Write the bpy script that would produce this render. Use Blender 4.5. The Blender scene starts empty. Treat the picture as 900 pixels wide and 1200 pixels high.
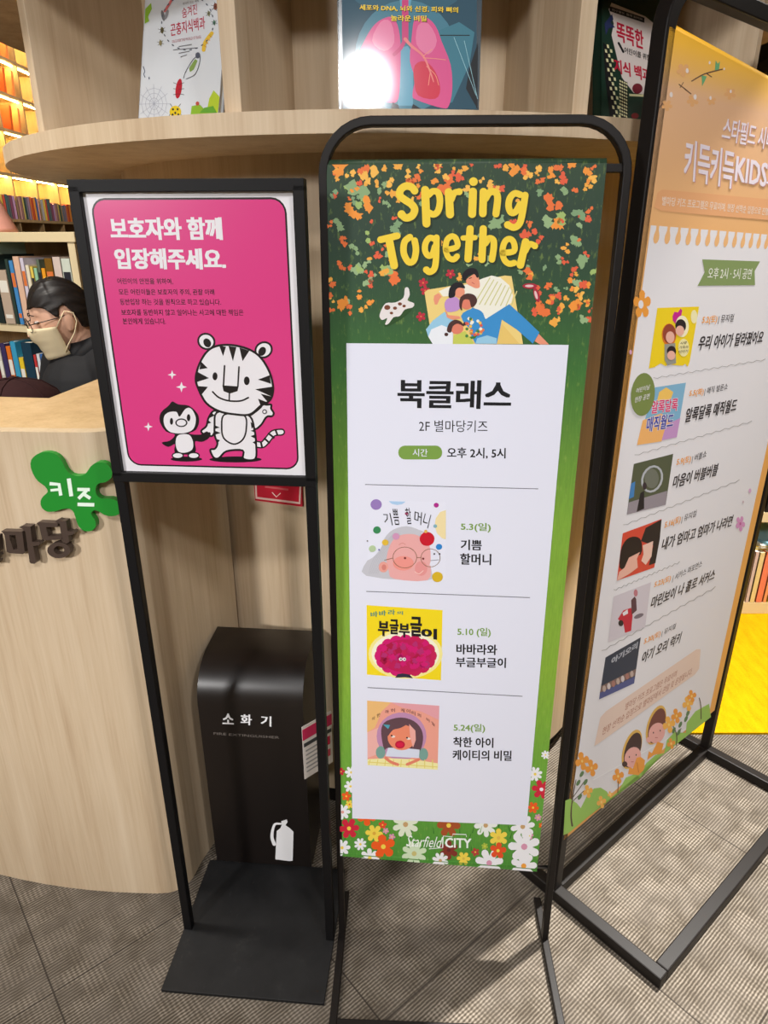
import bpy, math, random
from mathutils import Vector, Matrix
from math import sin, cos, pi, radians as R

SC = bpy.context.scene
COL = SC.collection
V3 = Vector

# ------------------------------------------------------------------ camera
CAM_H, FPX, CX, CY = 1.5, 800.0, 450.0, 600.0
PITCH = math.atan(FPX / 1990.0)
cam = bpy.data.cameras.new('camera')
cam.sensor_fit = 'HORIZONTAL'; cam.sensor_width = 36.0; cam.lens = 36.0 * FPX / 900.0
cam.clip_start = 0.02; cam.clip_end = 60
camo = bpy.data.objects.new('camera', cam); COL.objects.link(camo)
camo.location = (0, 0, CAM_H); camo.rotation_euler = (pi / 2 - PITCH, 0, 0)
SC.camera = camo

# ------------------------------------------------------------------ world, lights, exposure
w = bpy.data.worlds.new('world'); SC.world = w; w.use_nodes = True
w.node_tree.nodes['Background'].inputs[0].default_value = (1.0, 0.95, 0.88, 1)
w.node_tree.nodes['Background'].inputs[1].default_value = 0.25
SC.view_settings.view_transform = 'Standard'
SC.view_settings.look = 'None'
SC.view_settings.exposure = 0.1
SC.view_settings.gamma = 1.0
SC.view_settings.use_curve_mapping = False

def area(name, loc, target, size, power, col=(1, .93, .84), spread=180):
    l = bpy.data.lights.new(name, 'AREA'); l.shape = 'DISK'; l.size = size; l.energy = power; l.color = col
    l.spread = R(spread)
    o = bpy.data.objects.new(name, l); COL.objects.link(o); o.location = loc
    o.rotation_euler = (V3(target) - V3(loc)).to_track_quat('-Z', 'Y').to_euler()
    return o
area('ceiling_lamp', (1.5, 1.97, 3.38), (0.7, 1.1, 0), .10, 118, (1, .965, .91), 110)
area('ceiling_lamp', (-.11, -1.56, 3.25), (-0.05, 1.1, 0.75), .25, 14, (1, .985, .985), 100)
area('ceiling_lamp', (-2.4, -2.1, 2.35), (-.75, 1.2, .55), .4, 11, (1, .98, .97), 60)  # fill added low in front, below the ceiling, to brighten the desk's upright faces
area('ceiling_lamp', (1.2, -1.0, 3.25), (0.6, 1.25, .7), .4, 11, (1, .98, .98), 100)  # front fill added to brighten the banners, not a known fixture
area('ceiling_lamp', (-1.7, 1.3, 3.3), (-1.2, 2.3, 1.0), .4, 56, (1, .95, .88))
area('ceiling_lamp', (2.9, 2.2, 3.3), (2.3, 2.4, 0), .4, 16, (1, .95, .88))
area('ceiling_lamp', (-2.0, 6.6, 3.3), (-3.3, 7.0, 1.6), .4, 34, (1, .9, .72))  # fill added to lift the dark spines in the far wall bookcase

# ------------------------------------------------------------------ materials
def lin(c):
    return tuple(((x / 255) / 12.92 if x / 255 <= .04045 else ((x / 255 + .055) / 1.055) ** 2.4) for x in c)
_mc = {}
def mat(name, rgb, rough=.55, spec=.35, metal=0, coat=0, emit=0, noise=0, nscale=30):
    k = name
    if k in _mc: return _mc[k]
    m = bpy.data.materials.new(name); m.use_nodes = True; nt = m.node_tree
    b = nt.nodes['Principled BSDF']; c = lin(rgb) + (1,)
    b.inputs['Base Color'].default_value = c
    b.inputs['Roughness'].default_value = rough
    b.inputs['Specular IOR Level'].default_value = spec
    b.inputs['Metallic'].default_value = metal
    b.inputs['Coat Weight'].default_value = coat; b.inputs['Coat Roughness'].default_value = .1
    if emit:
        b.inputs['Emission Color'].default_value = c; b.inputs['Emission Strength'].default_value = emit
    if noise:
        tc = nt.nodes.new('ShaderNodeTexCoord'); n = nt.nodes.new('ShaderNodeTexNoise')
        n.inputs['Scale'].default_value = nscale; n.inputs['Detail'].default_value = 4
        mx = nt.nodes.new('ShaderNodeMix'); mx.data_type = 'RGBA'
        mx.inputs[6].default_value = tuple(x * (1 - noise) for x in c[:3]) + (1,)
        mx.inputs[7].default_value = tuple(min(1, x * (1 + noise)) for x in c[:3]) + (1,)
        nt.links.new(tc.outputs['Object'], n.inputs['Vector'])
        nt.links.new(n.outputs['Fac'], mx.inputs[0]); nt.links.new(mx.outputs[2], b.inputs['Base Color'])
    _mc[k] = m
    return m

def pr(rgb):                                   # printing ink on paper or fabric
    return mat('ink_%02x%02x%02x' % tuple(rgb), rgb, .55, .3)

class NT:
    def __init__(s, name, rough=.5, spec=.35):
        s.m = bpy.data.materials.new(name); s.m.use_nodes = True; s.t = s.m.node_tree
        s.b = s.t.nodes['Principled BSDF']; s.b.inputs['Roughness'].default_value = rough
        s.b.inputs['Specular IOR Level'].default_value = spec
        s.tc = s.t.nodes.new('ShaderNodeTexCoord').outputs['Object']
    def n(s, t, **k):
        x = s.t.nodes.new(t)
        for a, v in k.items(): setattr(x, a, v)
        return x
    def l(s, a, b): s.t.links.new(a, b)
    def mapping(s, scale=(1, 1, 1), rot=(0, 0, 0), loc=(0, 0, 0), src=None):
        m = s.n('ShaderNodeMapping'); m.inputs['Scale'].default_value = scale
        m.inputs['Rotation'].default_value = rot; m.inputs['Location'].default_value = loc
        s.l(src or s.tc, m.inputs['Vector']); return m.outputs[0]
    def noise(s, vec, scale, detail=4, rough=.55):
        x = s.n('ShaderNodeTexNoise'); x.inputs['Scale'].default_value = scale
        x.inputs['Detail'].default_value = detail; x.inputs['Roughness'].default_value = rough
        s.l(vec, x.inputs['Vector']); return x.outputs['Fac']
    def ramp(s, fac, stops, interp='LINEAR'):
        x = s.n('ShaderNodeValToRGB'); cr = x.color_ramp; cr.interpolation = interp
        while len(cr.elements) < len(stops): cr.elements.new(.5)
        for e, (p, c) in zip(cr.elements, stops):
            e.position = p; e.color = lin(c) + (1,)
        s.l(fac, x.inputs[0]); return x.outputs[0]
    def mix(s, fac, a, b, mode='MIX'):
        x = s.n('ShaderNodeMix'); x.data_type = 'RGBA'; x.blend_type = mode
        for sock, v in ((x.inputs[0], fac), (x.inputs[6], a), (x.inputs[7], b)):
            if isinstance(v, (int, float)): sock.default_value = v
            elif isinstance(v, tuple): sock.default_value = lin(v) + (1,)
            else: s.l(v, sock)
        return x.outputs[2]
    def math(s, op, a, b=0.0, clamp=False):
        x = s.n('ShaderNodeMath'); x.operation = op; x.use_clamp = clamp
        for sock, v in ((x.inputs[0], a), (x.inputs[1], b)):
            if isinstance(v, (int, float)): sock.default_value = v
            else: s.l(v, sock)
        return x.outputs[0]
    def bump(s, h, dist=.001, strength=.4):
        x = s.n('ShaderNodeBump'); x.inputs['Strength'].default_value = strength; x.inputs['Distance'].default_value = dist
        s.l(h, x.inputs['Height']); s.l(x.outputs[0], s.b.inputs['Normal'])
    def out(s, c): s.l(c, s.b.inputs['Base Color']); return s.m

def wood(name, a, b, c, rough=.5):
    t = NT(name, rough, .3)
    v = t.mapping((9, 9, .8)); big = t.noise(v, 1.6, 3)
    v2 = t.mapping((70, 70, 2.2)); fine = t.noise(v2, 2.2, 5, .65)
    v3 = t.mapping((22, 22, .9)); mid = t.noise(v3, 1.5, 4)
    f = t.math('ADD', t.math('MULTIPLY', big, .45), t.math('MULTIPLY', mid, .35))
    f = t.math('ADD', f, t.math('MULTIPLY', fine, .35))
    col = t.ramp(f, [(.38, a), (.56, b), (.74, c)])
    t.bump(fine, .0006, .25)
    return t.out(col)
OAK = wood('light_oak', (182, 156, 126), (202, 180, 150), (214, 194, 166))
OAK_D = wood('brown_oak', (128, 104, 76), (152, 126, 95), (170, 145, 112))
OAK_T = wood('desk_oak', (184, 150, 108), (202, 170, 126), (214, 184, 142))
CREAM = mat('cream_laminate', (226, 208, 168), .5, .3, noise=.05, nscale=8)
BLACK = mat('black_powder_coat', (17, 16, 17), .5, .22, noise=.12, nscale=120)
BROWNBLACK = mat('brown_black_powder_coat', (24, 20, 18), .45, .25, noise=.1, nscale=120)
PLATE = None
PAPER = mat('page_edges', (226, 220, 204), .8, .1, noise=.06, nscale=200)
WHITE = pr((232, 232, 240))
INK = pr((24, 24, 28))

# ------------------------------------------------------------------ helpers
def unproj(px, py, O, N):
    """point of the plane (O, N) that the photograph shows at px, py (900 x 1200 frame)"""
    c, s = cos(PITCH), sin(PITCH)
    b = (CY - py) / FPX
    d = V3(((px - CX) / FPX, c + s * b, -s + c * b))
    o = V3((0, 0, CAM_H))
    return o + d * ((O - o).dot(N) / d.dot(N))

def tag(o, label=None, cat=None, group=None, kind=None):
    if label: o['label'] = label
    if cat: o['category'] = cat
    if group: o['group'] = group
    if kind: o['kind'] = kind
    return o

def empty(name, loc, rz=0, label=None, cat=None, group=None):
    o = bpy.data.objects.new(name, None); COL.objects.link(o); o.empty_display_size = .1
    o.matrix_world = Matrix.Translation(loc) @ Matrix.Rotation(rz, 4, 'Z')
    o.location = loc; o.rotation_euler = (0, 0, rz)
    o['_m'] = 0; del o['_m']
    return tag(o, label, cat, group)

def wm(o):
    m = Matrix.Translation(o.location) @ o.rotation_euler.to_matrix().to_4x4()
    return (wm(o.parent) @ m) if o.parent else m

class MB:
    def __init__(s): s.v = []; s.f = []; s.m = []; s.mats = []; s.sm = []
    def mi(s, m):
        if m not in s.mats: s.mats.append(m)
        return s.mats.index(m)
    def add(s, vs, fs, m, smooth=False):
        o = len(s.v); s.v += [tuple(v) for v in vs]; i = s.mi(m)
        for f in fs: s.f.append([o + k for k in f]); s.m.append(i); s.sm.append(smooth)
        return s
    def box(s, c, d, m, M=None):
        x, y, z = (k / 2 for k in d)
        vs = [V3((c[0] + a * x, c[1] + b * y, c[2] + e * z)) for e in (-1, 1) for a, b in ((-1, -1), (1, -1), (1, 1), (-1, 1))]
        if M: vs = [M @ v for v in vs]
        return s.add(vs, [(3, 2, 1, 0), (4, 5, 6, 7), (0, 1, 5, 4), (1, 2, 6, 5), (2, 3, 7, 6), (3, 0, 4, 7)], m)
    def prism(s, poly, z0, z1, m, M=None, side=None, smooth=False):
        a = sum(poly[i][0] * poly[(i + 1) % len(poly)][1] - poly[(i + 1) % len(poly)][0] * poly[i][1] for i in range(len(poly)))
        if a < 0: poly = poly[::-1]
        n = len(poly); vs = [V3((p[0], p[1], z0)) for p in poly] + [V3((p[0], p[1], z1)) for p in poly]
        if M: vs = [M @ v for v in vs]
        s.add(vs, [tuple(range(n - 1, -1, -1)), tuple(range(n, 2 * n))], m)
        o = len(s.v); i = s.mi(side or m)
        s.v += [tuple(v) for v in vs]
        for k in range(n): s.f.append([o + k, o + (k + 1) % n, o + n + (k + 1) % n, o + n + k]); s.m.append(i); s.sm.append(smooth)
        return s
    def tube(s, path, r, m, seg=10, closed=False, caps=True, M=None):
        P = [V3(p) for p in path]; n = len(P)
        rr = r if isinstance(r, (list, tuple)) else [r] * n
        vs = []; up = None
        for i in range(n):
            a = P[(i - 1) % n] if (i > 0 or closed) else P[i]
            b = P[(i + 1) % n] if (i < n - 1 or closed) else P[i]
            t = (b - a).normalized()
            if up is None:
                up = t.orthogonal().normalized()
            up = (up - t * up.dot(t))
            up = up.normalized() if up.length > 1e-6 else t.orthogonal().normalized()
            w_ = t.cross(up)
            for k in range(seg):
                q = 2 * pi * k / seg
                vs.append(P[i] + (up * cos(q) + w_ * sin(q)) * rr[i])
        if M: vs = [M @ v for v in vs]
        fs = []
        for i in range(n if closed else n - 1):
            j = (i + 1) % n
            for k in range(seg):
                l = (k + 1) % seg
                fs.append((i * seg + k, i * seg + l, j * seg + l, j * seg + k))
        if caps and not closed:
            fs.append(tuple(range(seg - 1, -1, -1))); fs.append(tuple(range((n - 1) * seg, n * seg)))
        return s.add(vs, fs, m, True)
    def sweep(s, path, w_, d, m, M=None, closed=False):
        """rectangular bar along a path in the local x-z plane (w_ across in the plane, d along y)"""
        n = len(path); P = [Vector((p[0], p[1])) for p in path]; vs = []
        for i in range(n):
            a = P[i - 1] if (i > 0 or closed) else None
            b = P[(i + 1) % n] if (i < n - 1 or closed) else None
            t1 = (P[i] - a).normalized() if a is not None else None
            t2 = (b - P[i]).normalized() if b is not None else None
            t = ((t1 or t2) + (t2 or t1)).normalized()
            nn = Vector((-t.y, t.x)); k = 1.0
            if t1 and t2: k = 1 / max(.35, t.dot(t2))
            for sx, sy in ((-1, -1), (1, -1), (1, 1), (-1, 1)):
                q = P[i] + nn * (sx * w_ / 2 * k)
                vs.append(V3((q.x, sy * d / 2, q.y)))
        if M: vs = [M @ v for v in vs]
        fs = []
        for i in range(n if closed else n - 1):
            j = (i + 1) % n
            for k in range(4): fs.append((i * 4 + k, j * 4 + k, j * 4 + (k + 1) % 4, i * 4 + (k + 1) % 4))
        if not closed: fs += [(0, 1, 2, 3), tuple((n - 1) * 4 + k for k in (3, 2, 1, 0))]
        return s.add(vs, fs, m)
    def sphere(s, c, r, m, seg=20, rings=12, M=None, fn=None):
        c = V3(c); r = r if isinstance(r, (tuple, list)) else (r, r, r); vs = []
        for i in range(rings + 1):
            th = pi * i / rings
            for k in range(seg):
                ph = 2 * pi * k / seg
                d = V3((sin(th) * cos(ph), sin(th) * sin(ph), cos(th)))
                p = V3((d.x * r[0], d.y * r[1], d.z * r[2]))
                if fn: p = fn(p, d)
                vs.append(c + p)
        if M: vs = [M @ v for v in vs]
        fs = []
        for i in range(rings):
            for k in range(seg):
                l = (k + 1) % seg
                if i == 0: fs.append((0, (i + 1) * seg + k, (i + 1) * seg + l))
                elif i == rings - 1: fs.append((i * seg + k, (i + 1) * seg, i * seg + l))
                else: fs.append((i * seg + k, (i + 1) * seg + k, (i + 1) * seg + l, i * seg + l))
        return s.add(vs, fs, m, True)
    def build(s, name, parent=None, M=None, bevel=0, label=None, mods=None):
        me = bpy.data.meshes.new(name); me.from_pydata(s.v, [], s.f); 
        for m in s.mats: me.materials.append(m)
        me.polygons.foreach_set('material_index', s.m); me.polygons.foreach_set('use_smooth', s.sm); me.update()
        o = bpy.data.objects.new(name, me); COL.objects.link(o)
        if parent:
            o.parent = parent
            L = wm(parent).inverted() @ (M or Matrix())
        else: L = M or Matrix()
        l_, q_, s_ = L.decompose(); o.location = l_; o.rotation_euler = q_.to_euler()
        if bevel:
            b = o.modifiers.new('bevel', 'BEVEL'); b.width = bevel; b.segments = 2; b.limit_method = 'ANGLE'; b.angle_limit = R(40)
        if label: o['label'] = label
        return o

def smooth_pts(pts, n=6, closed=False):
    P = [Vector(p) for p in pts]; out = []; k = len(P)
    for i in range(k if closed else k - 1):
        p0 = P[(i - 1) % k] if (closed or i > 0) else P[i]
        p1 = P[i]; p2 = P[(i + 1) % k]
        p3 = P[(i + 2) % k] if (closed or i + 2 < k) else p2
        for j in range(n):
            t = j / n
            out.append(.5 * ((2 * p1) + (p2 - p0) * t + (2 * p0 - 5 * p1 + 4 * p2 - p3) * t * t + (3 * p1 - p0 - 3 * p2 + p3) * t ** 3))
    if not closed: out.append(P[-1])
    return [tuple(p) for p in out]

_tcache = {}
def text_mesh(s, off=0, res=2):
    k = (s, off)
    if k in _tcache: return _tcache[k]
    c = bpy.data.curves.new('t', 'FONT'); c.body = s; c.offset = off; c.resolution_u = res
    o = bpy.data.objects.new('t', c); COL.objects.link(o)
    dg = bpy.context.evaluated_depsgraph_get(); dg.update()
    me = bpy.data.meshes.new_from_object(o.evaluated_get(dg))
    vs = [(v.co.x, v.co.y) for v in me.vertices]; fs = [tuple(p.vertices) for p in me.polygons]
    bpy.data.objects.remove(o); bpy.data.curves.remove(c); bpy.data.meshes.remove(me)
    x0 = min(v[0] for v in vs); x1 = max(v[0] for v in vs); y0 = min(v[1] for v in vs); y1 = max(v[1] for v in vs)
    vs = [((x - x0) / (x1 - x0), (y - y0) / (y1 - y0)) for x, y in vs]
    _tcache[k] = (vs, fs, x1 - x0, y1 - y0); return _tcache[k]

class Art(MB):
    """flat print on a panel: O corner, U right, V up; local x = u, z = v, y = -height above the sheet"""
    def __init__(s, O, U, V, crop=(0, 0, 1)):
        super().__init__(); s.O = V3(O); s.U = V3(U).normalized(); s.V = V3(V).normalized(); s.N = s.U.cross(s.V)
        s.c = crop; s.k = 0
        B = Matrix((s.U, -s.N, s.V)).transposed().to_4x4(); s.M = Matrix.Translation(s.O) @ B
        s.base = 0.0003; s.clip = None; s.gl = False; s.ls = .00012
    def uv(s, p):
        x = s.c[0] + p[0] / s.c[2]; y = s.c[1] + p[1] / s.c[2]
        q = unproj(x, y, s.O, s.N) - s.O
        return q.dot(s.U), q.dot(s.V)
    def add(s, vs, fs, m, smooth=False):
        if s.gl and m.name.startswith('ink_'):              # laminated cover: same ink under a glossy film
            x = m.name[4:]; m = mat('gloss_' + x, [int(x[i:i + 2], 16) for i in (0, 2, 4)], .5, .2, coat=.42)
        return super().add(vs, fs, m, smooth)
    def h(s, L):
        s.k = (s.k + 1) % 12
        return -(s.base + L * s.ls + s.k * s.ls * .07)
    def raw(s, uvs, m, L):
        a = sum(uvs[i][0] * uvs[(i + 1) % len(uvs)][1] - uvs[(i + 1) % len(uvs)][0] * uvs[i][1] for i in range(len(uvs)))
        if a < 0: uvs = uvs[::-1]
        if s.clip:
            for i in range(len(s.clip)):
                p, q = s.clip[i], s.clip[(i + 1) % len(s.clip)]
                side = lambda w_: (q[0] - p[0]) * (w_[1] - p[1]) - (q[1] - p[1]) * (w_[0] - p[0])
                out = []
                for k in range(len(uvs)):
                    m0, m1 = uvs[k - 1], uvs[k]; s0, s1 = side(m0), side(m1)
                    if (s0 < 0) != (s1 < 0):
                        t = s0 / (s0 - s1); out.append((m0[0] + (m1[0] - m0[0]) * t, m0[1] + (m1[1] - m0[1]) * t))
                    if s1 >= 0: out.append(m1)
                uvs = out
                if len(uvs) < 3: return s
        h = s.h(L); s.add([(u, h, v) for u, v in uvs], [tuple(range(len(uvs)))], m); return s
    def poly(s, pts, m, L=1, sm=0):
        if sm: pts = smooth_pts(pts, sm, True)
        return s.raw([s.uv(p) for p in pts], m, L)
    def rect(s, x0, y0, x1, y1, m, L=1): return s.poly([(x0, y0), (x1, y0), (x1, y1), (x0, y1)], m, L)
    def ell(s, cx, cy, rx, ry, m, L=1, n=20, rot=0):
        c, q = cos(rot), sin(rot)
        return s.poly([(cx + rx * cos(t) * c - ry * sin(t) * q, cy + rx * cos(t) * q + ry * sin(t) * c) for t in (2 * pi * i / n for i in range(n))], m, L)
    def stroke(s, pts, w_, m, L=1, sm=5, closed=False, cap=True):
        """ribbon of width w_ (crop pixels; number or (start, end))"""
        if sm and len(pts) > 2: pts = smooth_pts(pts, sm, closed)
        P = [Vector(p) for p in pts]; n = len(P); h = s.h(L); A = []; Bq = []
        w0, w1 = (w_ if isinstance(w_, tuple) else (w_, w_))
        for i in range(n):
            a = P[i - 1] if (i or closed) else P[i]; b = P[(i + 1) % n] if (i < n - 1 or closed) else P[i]
            t = b - a
            if t.length < 1e-9: t = Vector((1, 0))
            t.normalize(); nn = Vector((-t.y, t.x)) * ((w0 + (w1 - w0) * i / max(1, n - 1)) / 2)
            A.append(s.uv(P[i] + nn)); Bq.append(s.uv(P[i] - nn))
        vs = [(u, h, v) for u, v in A] + [(u, h, v) for u, v in Bq]
        fs = [(i, (i + 1) % n, n + (i + 1) % n, n + i) for i in range(n if closed else n - 1)]
        s.add(vs, fs, m)
        if cap and not closed:
            for p, p2, ww in ((P[0], P[1], w0), (P[-1], P[-2], w1)):
                t0 = math.atan2(p.y - p2.y, p.x - p2.x) - pi / 2
                q = [s.uv((p.x + ww / 2 * cos(t), p.y + ww / 2 * sin(t))) for t in (t0 + pi * i / 8 for i in range(9))][::-1]
                s.add([(u, h, v) for u, v in q], [tuple(range(9))], m)
        return s
    def text(s, t, bl, br, tl, m, L=4, bold=0):
        vs, fs, tw, th = text_mesh(t)
        b, r, l = Vector(s.uv(bl)), Vector(s.uv(br)), Vector(s.uv(tl))
        e = bold * .9
        for dx, dy in (((0, 0),) if bold < .008 else ((-e, -e * .6), (e, -e * .6), (-e, e * .6), (e, e * .6)) if bold < .045 else ((-e, -e * .6), (e, -e * .6), (-e, e * .6), (e, e * .6), (0, 0), (e, 0), (-e, 0))):
            h = s.h(L); ox, oy = dx / tw, dy / th
            s.add([(b.x + (r.x - b.x) * (x + ox) + (l.x - b.x) * (y + oy), h, b.y + (r.y - b.y) * (x + ox) + (l.y - b.y) * (y + oy)) for x, y in vs], fs, m)
        return s
    def tb(s, t, x0, y0, x1, y1, m, L=4, bold=0, dy=0, sk=0):
        return s.text(t, (x0, y1), (x1, y1 + dy), (x0 + sk, y0), m, L, bold)
    def flower(s, x, y, r, m, L, petals=5, inner=.45, rot=None, ctr=None, asp=1.0):
        n = petals * 6; rot = random.random() * 6.28 if rot is None else rot; pts = []
        for i in range(n):
            t = 2 * pi * i / n; k = r * (inner + (1 - inner) * abs(sin(petals * t / 2)) ** .6)
            pts.append((x + k * cos(t + rot) * asp, y + k * sin(t + rot)))
        s.poly(pts, m, L)
        if ctr: s.ell(x, y, r * .2 * asp, r * .2, ctr, L + 1, 8)
    def blob(s, x, y, r, m, L, n=12, jag=.5):
        pts = [(x + r * (1 - jag * random.random()) * cos(2 * pi * i / n), y + r * (1 - jag * random.random()) * sin(2 * pi * i / n)) for i in range(n)]
        s.poly(pts, m, L)

def rrect(x0, y0, x1, y1, r, n=5):
    out = []
    for cx, cy, a in ((x1 - r, y0 + r, -pi / 2), (x1 - r, y1 - r, 0), (x0 + r, y1 - r, pi / 2), (x0 + r, y0 + r, pi)):
        for i in range(n + 1):
            t = a + pi / 2 * i / n; out.append((cx + r * cos(t), cy + r * sin(t)))
    return out

# ------------------------------------------------------------------ the room
def struct(name, mb):
    return tag(mb.build(name), kind='structure')
RX0, RX1, RY0, RY1, RZ = -3.75, 4.4, -2.6, 9.6, 3.4

def carpet():
    t = NT('grey_carpet_tile', .95, .1)
    g = t.mapping(rot=(0, 0, R(-40)))                      # tile grid turned 40 degrees
    sx = t.n('ShaderNodeSeparateXYZ'); t.l(g, sx.inputs[0])
    def stripes(axis, period):
        a = t.math('MULTIPLY', sx.outputs[axis], 2 * pi / period)
        nz = t.noise(t.mapping((60, 60, 60)), 1.2, 3)
        a = t.math('ADD', a, t.math('MULTIPLY', nz, 3.0))
        return t.math('ADD', t.math('MULTIPLY', t.math('SINE', a), .5), .5)
    s1 = stripes(1, .0068); s2 = stripes(0, .010)
    # woven blocks where cross stripes show
    br = t.n('ShaderNodeTexBrick'); t.l(t.mapping((9, 9, 9), (0, 0, R(-40))), br.inputs['Vector'])
    br.inputs['Color1'].default_value = (0, 0, 0, 1); br.inputs['Color2'].default_value = (1, 1, 1, 1)
    br.inputs['Mortar Size'].default_value = 0; br.inputs['Scale'].default_value = 1.3; br.inputs['Bias'].default_value = -.25
    br.inputs['Brick Width'].default_value = .62; br.inputs['Row Height'].default_value = .45
    bn = t.math('MULTIPLY', br.outputs['Color'], t.math('ADD', t.noise(t.mapping((3, 3, 3)), 2.0, 3), .35), True)
    pile = t.noise(t.mapping((260, 260, 260)), 3, 2)
    amp = t.math('ADD', t.math('MULTIPLY', t.noise(t.mapping((16, 16, 16)), 1.3, 3), .9), .12)
    f = t.math('ADD', t.math('ADD', t.math('MULTIPLY', t.math('MULTIPLY', s1, amp), .75), .14), t.math('MULTIPLY', t.math('MULTIPLY', s2, bn), .3))
    f = t.math('ADD', f, t.math('MULTIPLY', pile, .3))
    col = t.ramp(f, [(.14, (50, 44, 38)), (.5, (88, 80, 70)), (.92, (150, 140, 127))])
    patch = t.noise(t.mapping((7, 7, 7)), 1.5, 3)
    col = t.mix(t.math('MULTIPLY', t.ramp(patch, [(.42, (0, 0, 0)), (.62, (255, 255, 255))]), .28), col, (104, 97, 90))
    # seams between 0.5 m tiles
    def seam(axis, off):
        q = t.math('FRACT', t.math('ADD', t.math('DIVIDE', sx.outputs[axis], .5), off))
        return t.math('LESS_THAN', t.math('ABSOLUTE', t.math('SUBTRACT', q, .5)), .0035)
    col = t.mix(t.math('MULTIPLY', t.math('MAXIMUM', seam(0, -.666), seam(1, .1)), .75), col, (48, 43, 39))
    t.bump(f, .0012, .5)
    t.b.inputs['Specular IOR Level'].default_value = .05
    return t.out(col)
struct('floor', MB().box(((RX0 + RX1) / 2, (RY0 + RY1) / 2, -.05), (RX1 - RX0, RY1 - RY0, .1), carpet()))
dark = mat('dark_ceiling_paint', (92, 84, 72), .8, .1, noise=.05, nscale=3)
wallm = mat('warm_wall_paint', (196, 180, 150), .7, .2, noise=.04, nscale=4)
wallb = mat('charcoal_wall_panel', (62, 56, 50), .6, .3, noise=.06, nscale=5)
struct('ceiling', MB().box(((RX0 + RX1) / 2, (RY0 + RY1) / 2, RZ + .05), (RX1 - RX0, RY1 - RY0, .1), dark))
struct('wall_left', MB().box((RX0 - .05, (RY0 + RY1) / 2, RZ / 2), (.1, RY1 - RY0, RZ), wallm))
struct('wall_right', MB().box((RX1 + .05, (RY0 + RY1) / 2, RZ / 2), (.1, RY1 - RY0, RZ), wallb))
struct('wall_back', MB().box(((RX0 + RX1) / 2, RY1 + .05, RZ / 2), (RX1 - RX0, .1, RZ), wallb))
struct('wall_front', MB().box(((RX0 + RX1) / 2, RY0 - .05, RZ / 2), (RX1 - RX0, .1, RZ), wallm))

# yellow rug on the right
def rugm():
    t = NT('yellow_rug_pile', .95, .1)
    a = t.noise(t.mapping((14, 3, 3)), 3, 5); b = t.noise(t.tc, 220, 2)
    f = t.math('ADD', t.math('MULTIPLY', a, .6), t.math('MULTIPLY', b, .4))
    t.bump(b, .003, .7)
    return t.out(t.ramp(f, [(.3, (166, 124, 0)), (.55, (188, 146, 0)), (.8, (198, 160, 14))]))
rug = MB().box((2.35, 3.3, .004), (3.1, 3.02, .008), rugm()).build('rug')
tag(rug, 'bright yellow rug on the floor behind the orange banner', 'rug')

# ------------------------------------------------------------------ round display kiosk
KC = (0.0, 2.185)
kiosk = empty('display_kiosk', (KC[0], KC[1], 0), 0, 'round light oak book display kiosk with wide overhanging shelf above the signs', 'display stand')
def circ(r, n=96): return [(r * cos(2 * pi * i / n), r * sin(2 * pi * i / n)) for i in range(n)]
KM = Matrix.Translation((KC[0], KC[1], 0))
MB().prism(circ(.715), .07, 3.4, OAK, smooth=True).build('column', kiosk, KM)
MB().prism(circ(.69), 0, .07, BROWNBLACK, smooth=True).build('plinth', kiosk, KM, label='dark recessed plinth')
MB().prism(circ(.972), 1.652, 1.685, OAK, smooth=True).build('shelf', kiosk, KM, bevel=.003)
MB().prism(circ(1.06), 2.0, 2.04, OAK_D, smooth=True).build('canopy', kiosk, KM, bevel=.003)  # unseen upper disc, made wider than the shelf to shade the book bays
for az in (-44.6, -14.9, 19.9, 50.7, 82, 113, 144, 175, -106, -137):
    a = R(az); d = V3((sin(a), -cos(a), 0)); m = KM @ Matrix.Rotation(a, 4, 'Z')
    MB().box((0, -.8225, 1.8425), (.03, .255, .315), OAK).build('divider', kiosk, m, bevel=.0015)

# ------------------------------------------------------------------ reception desk
def front_y(x): return 1.211 + (x + .56) ** 2 / 3.2
fr = [(x, front_y(x)) for x in [-1.75 + i * .06 for i in range(20)]] + [(-.56, 1.2105), (-.53, 1.2125), (-.508, 1.221), (-.492, 1.235), (-.482, 1.255), (-.477, 1.28), (-.472, 1.305), (-.43, 1.435), (-.386, 1.57)]
def off(pts, d):
    out = []
    for i, p in enumerate(pts):
        a = Vector(pts[max(0, i - 1)]); b = Vector(pts[min(len(pts) - 1, i + 1)]); t = (b - a).normalized()
        out.append((p[0] - t.y * d, p[1] + t.x * d))
    return out
desk = empty('reception_desk', (-.9, 1.45, 0), 0, 'curved light oak reception desk with brown lettering and green splat sign', 'desk')
inner = off(fr, .028)
MB().prism(fr + inner[::-1], 0, 1.17, OAK, smooth=False).build('front_panel', desk, bevel=.002)
cyl = [(.722 * sin(a), 2.185 - .722 * cos(a)) for a in [R(-33) - R(20.5) * i / 8 for i in range(9)]]
top = inner[1:-1] + cyl + [(-.714, 1.765), (-.742, 1.497), (-.857, 1.511), (-1.3, 1.56), (-1.75, 1.70)]
MB().prism(top, 1.148, 1.17, OAK_T).build('desktop', desk, bevel=.003)
MB().prism([(-1.75, 1.72), (-1.3, 1.58), (-.857, 1.53), (-.76, 1.53), (-.76, 1.78), (-1.75, 1.86)], 1.015, 1.04, OAK_T).build('work_shelf', desk)
MB().box((-1.70, 1.70, .57), (.03, .2, 1.1), OAK_D).build('end_panel', desk)
MB().box((-.80, 1.66, .505), (.03, .2, 1.01), OAK_D).build('end_panel', desk)

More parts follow.
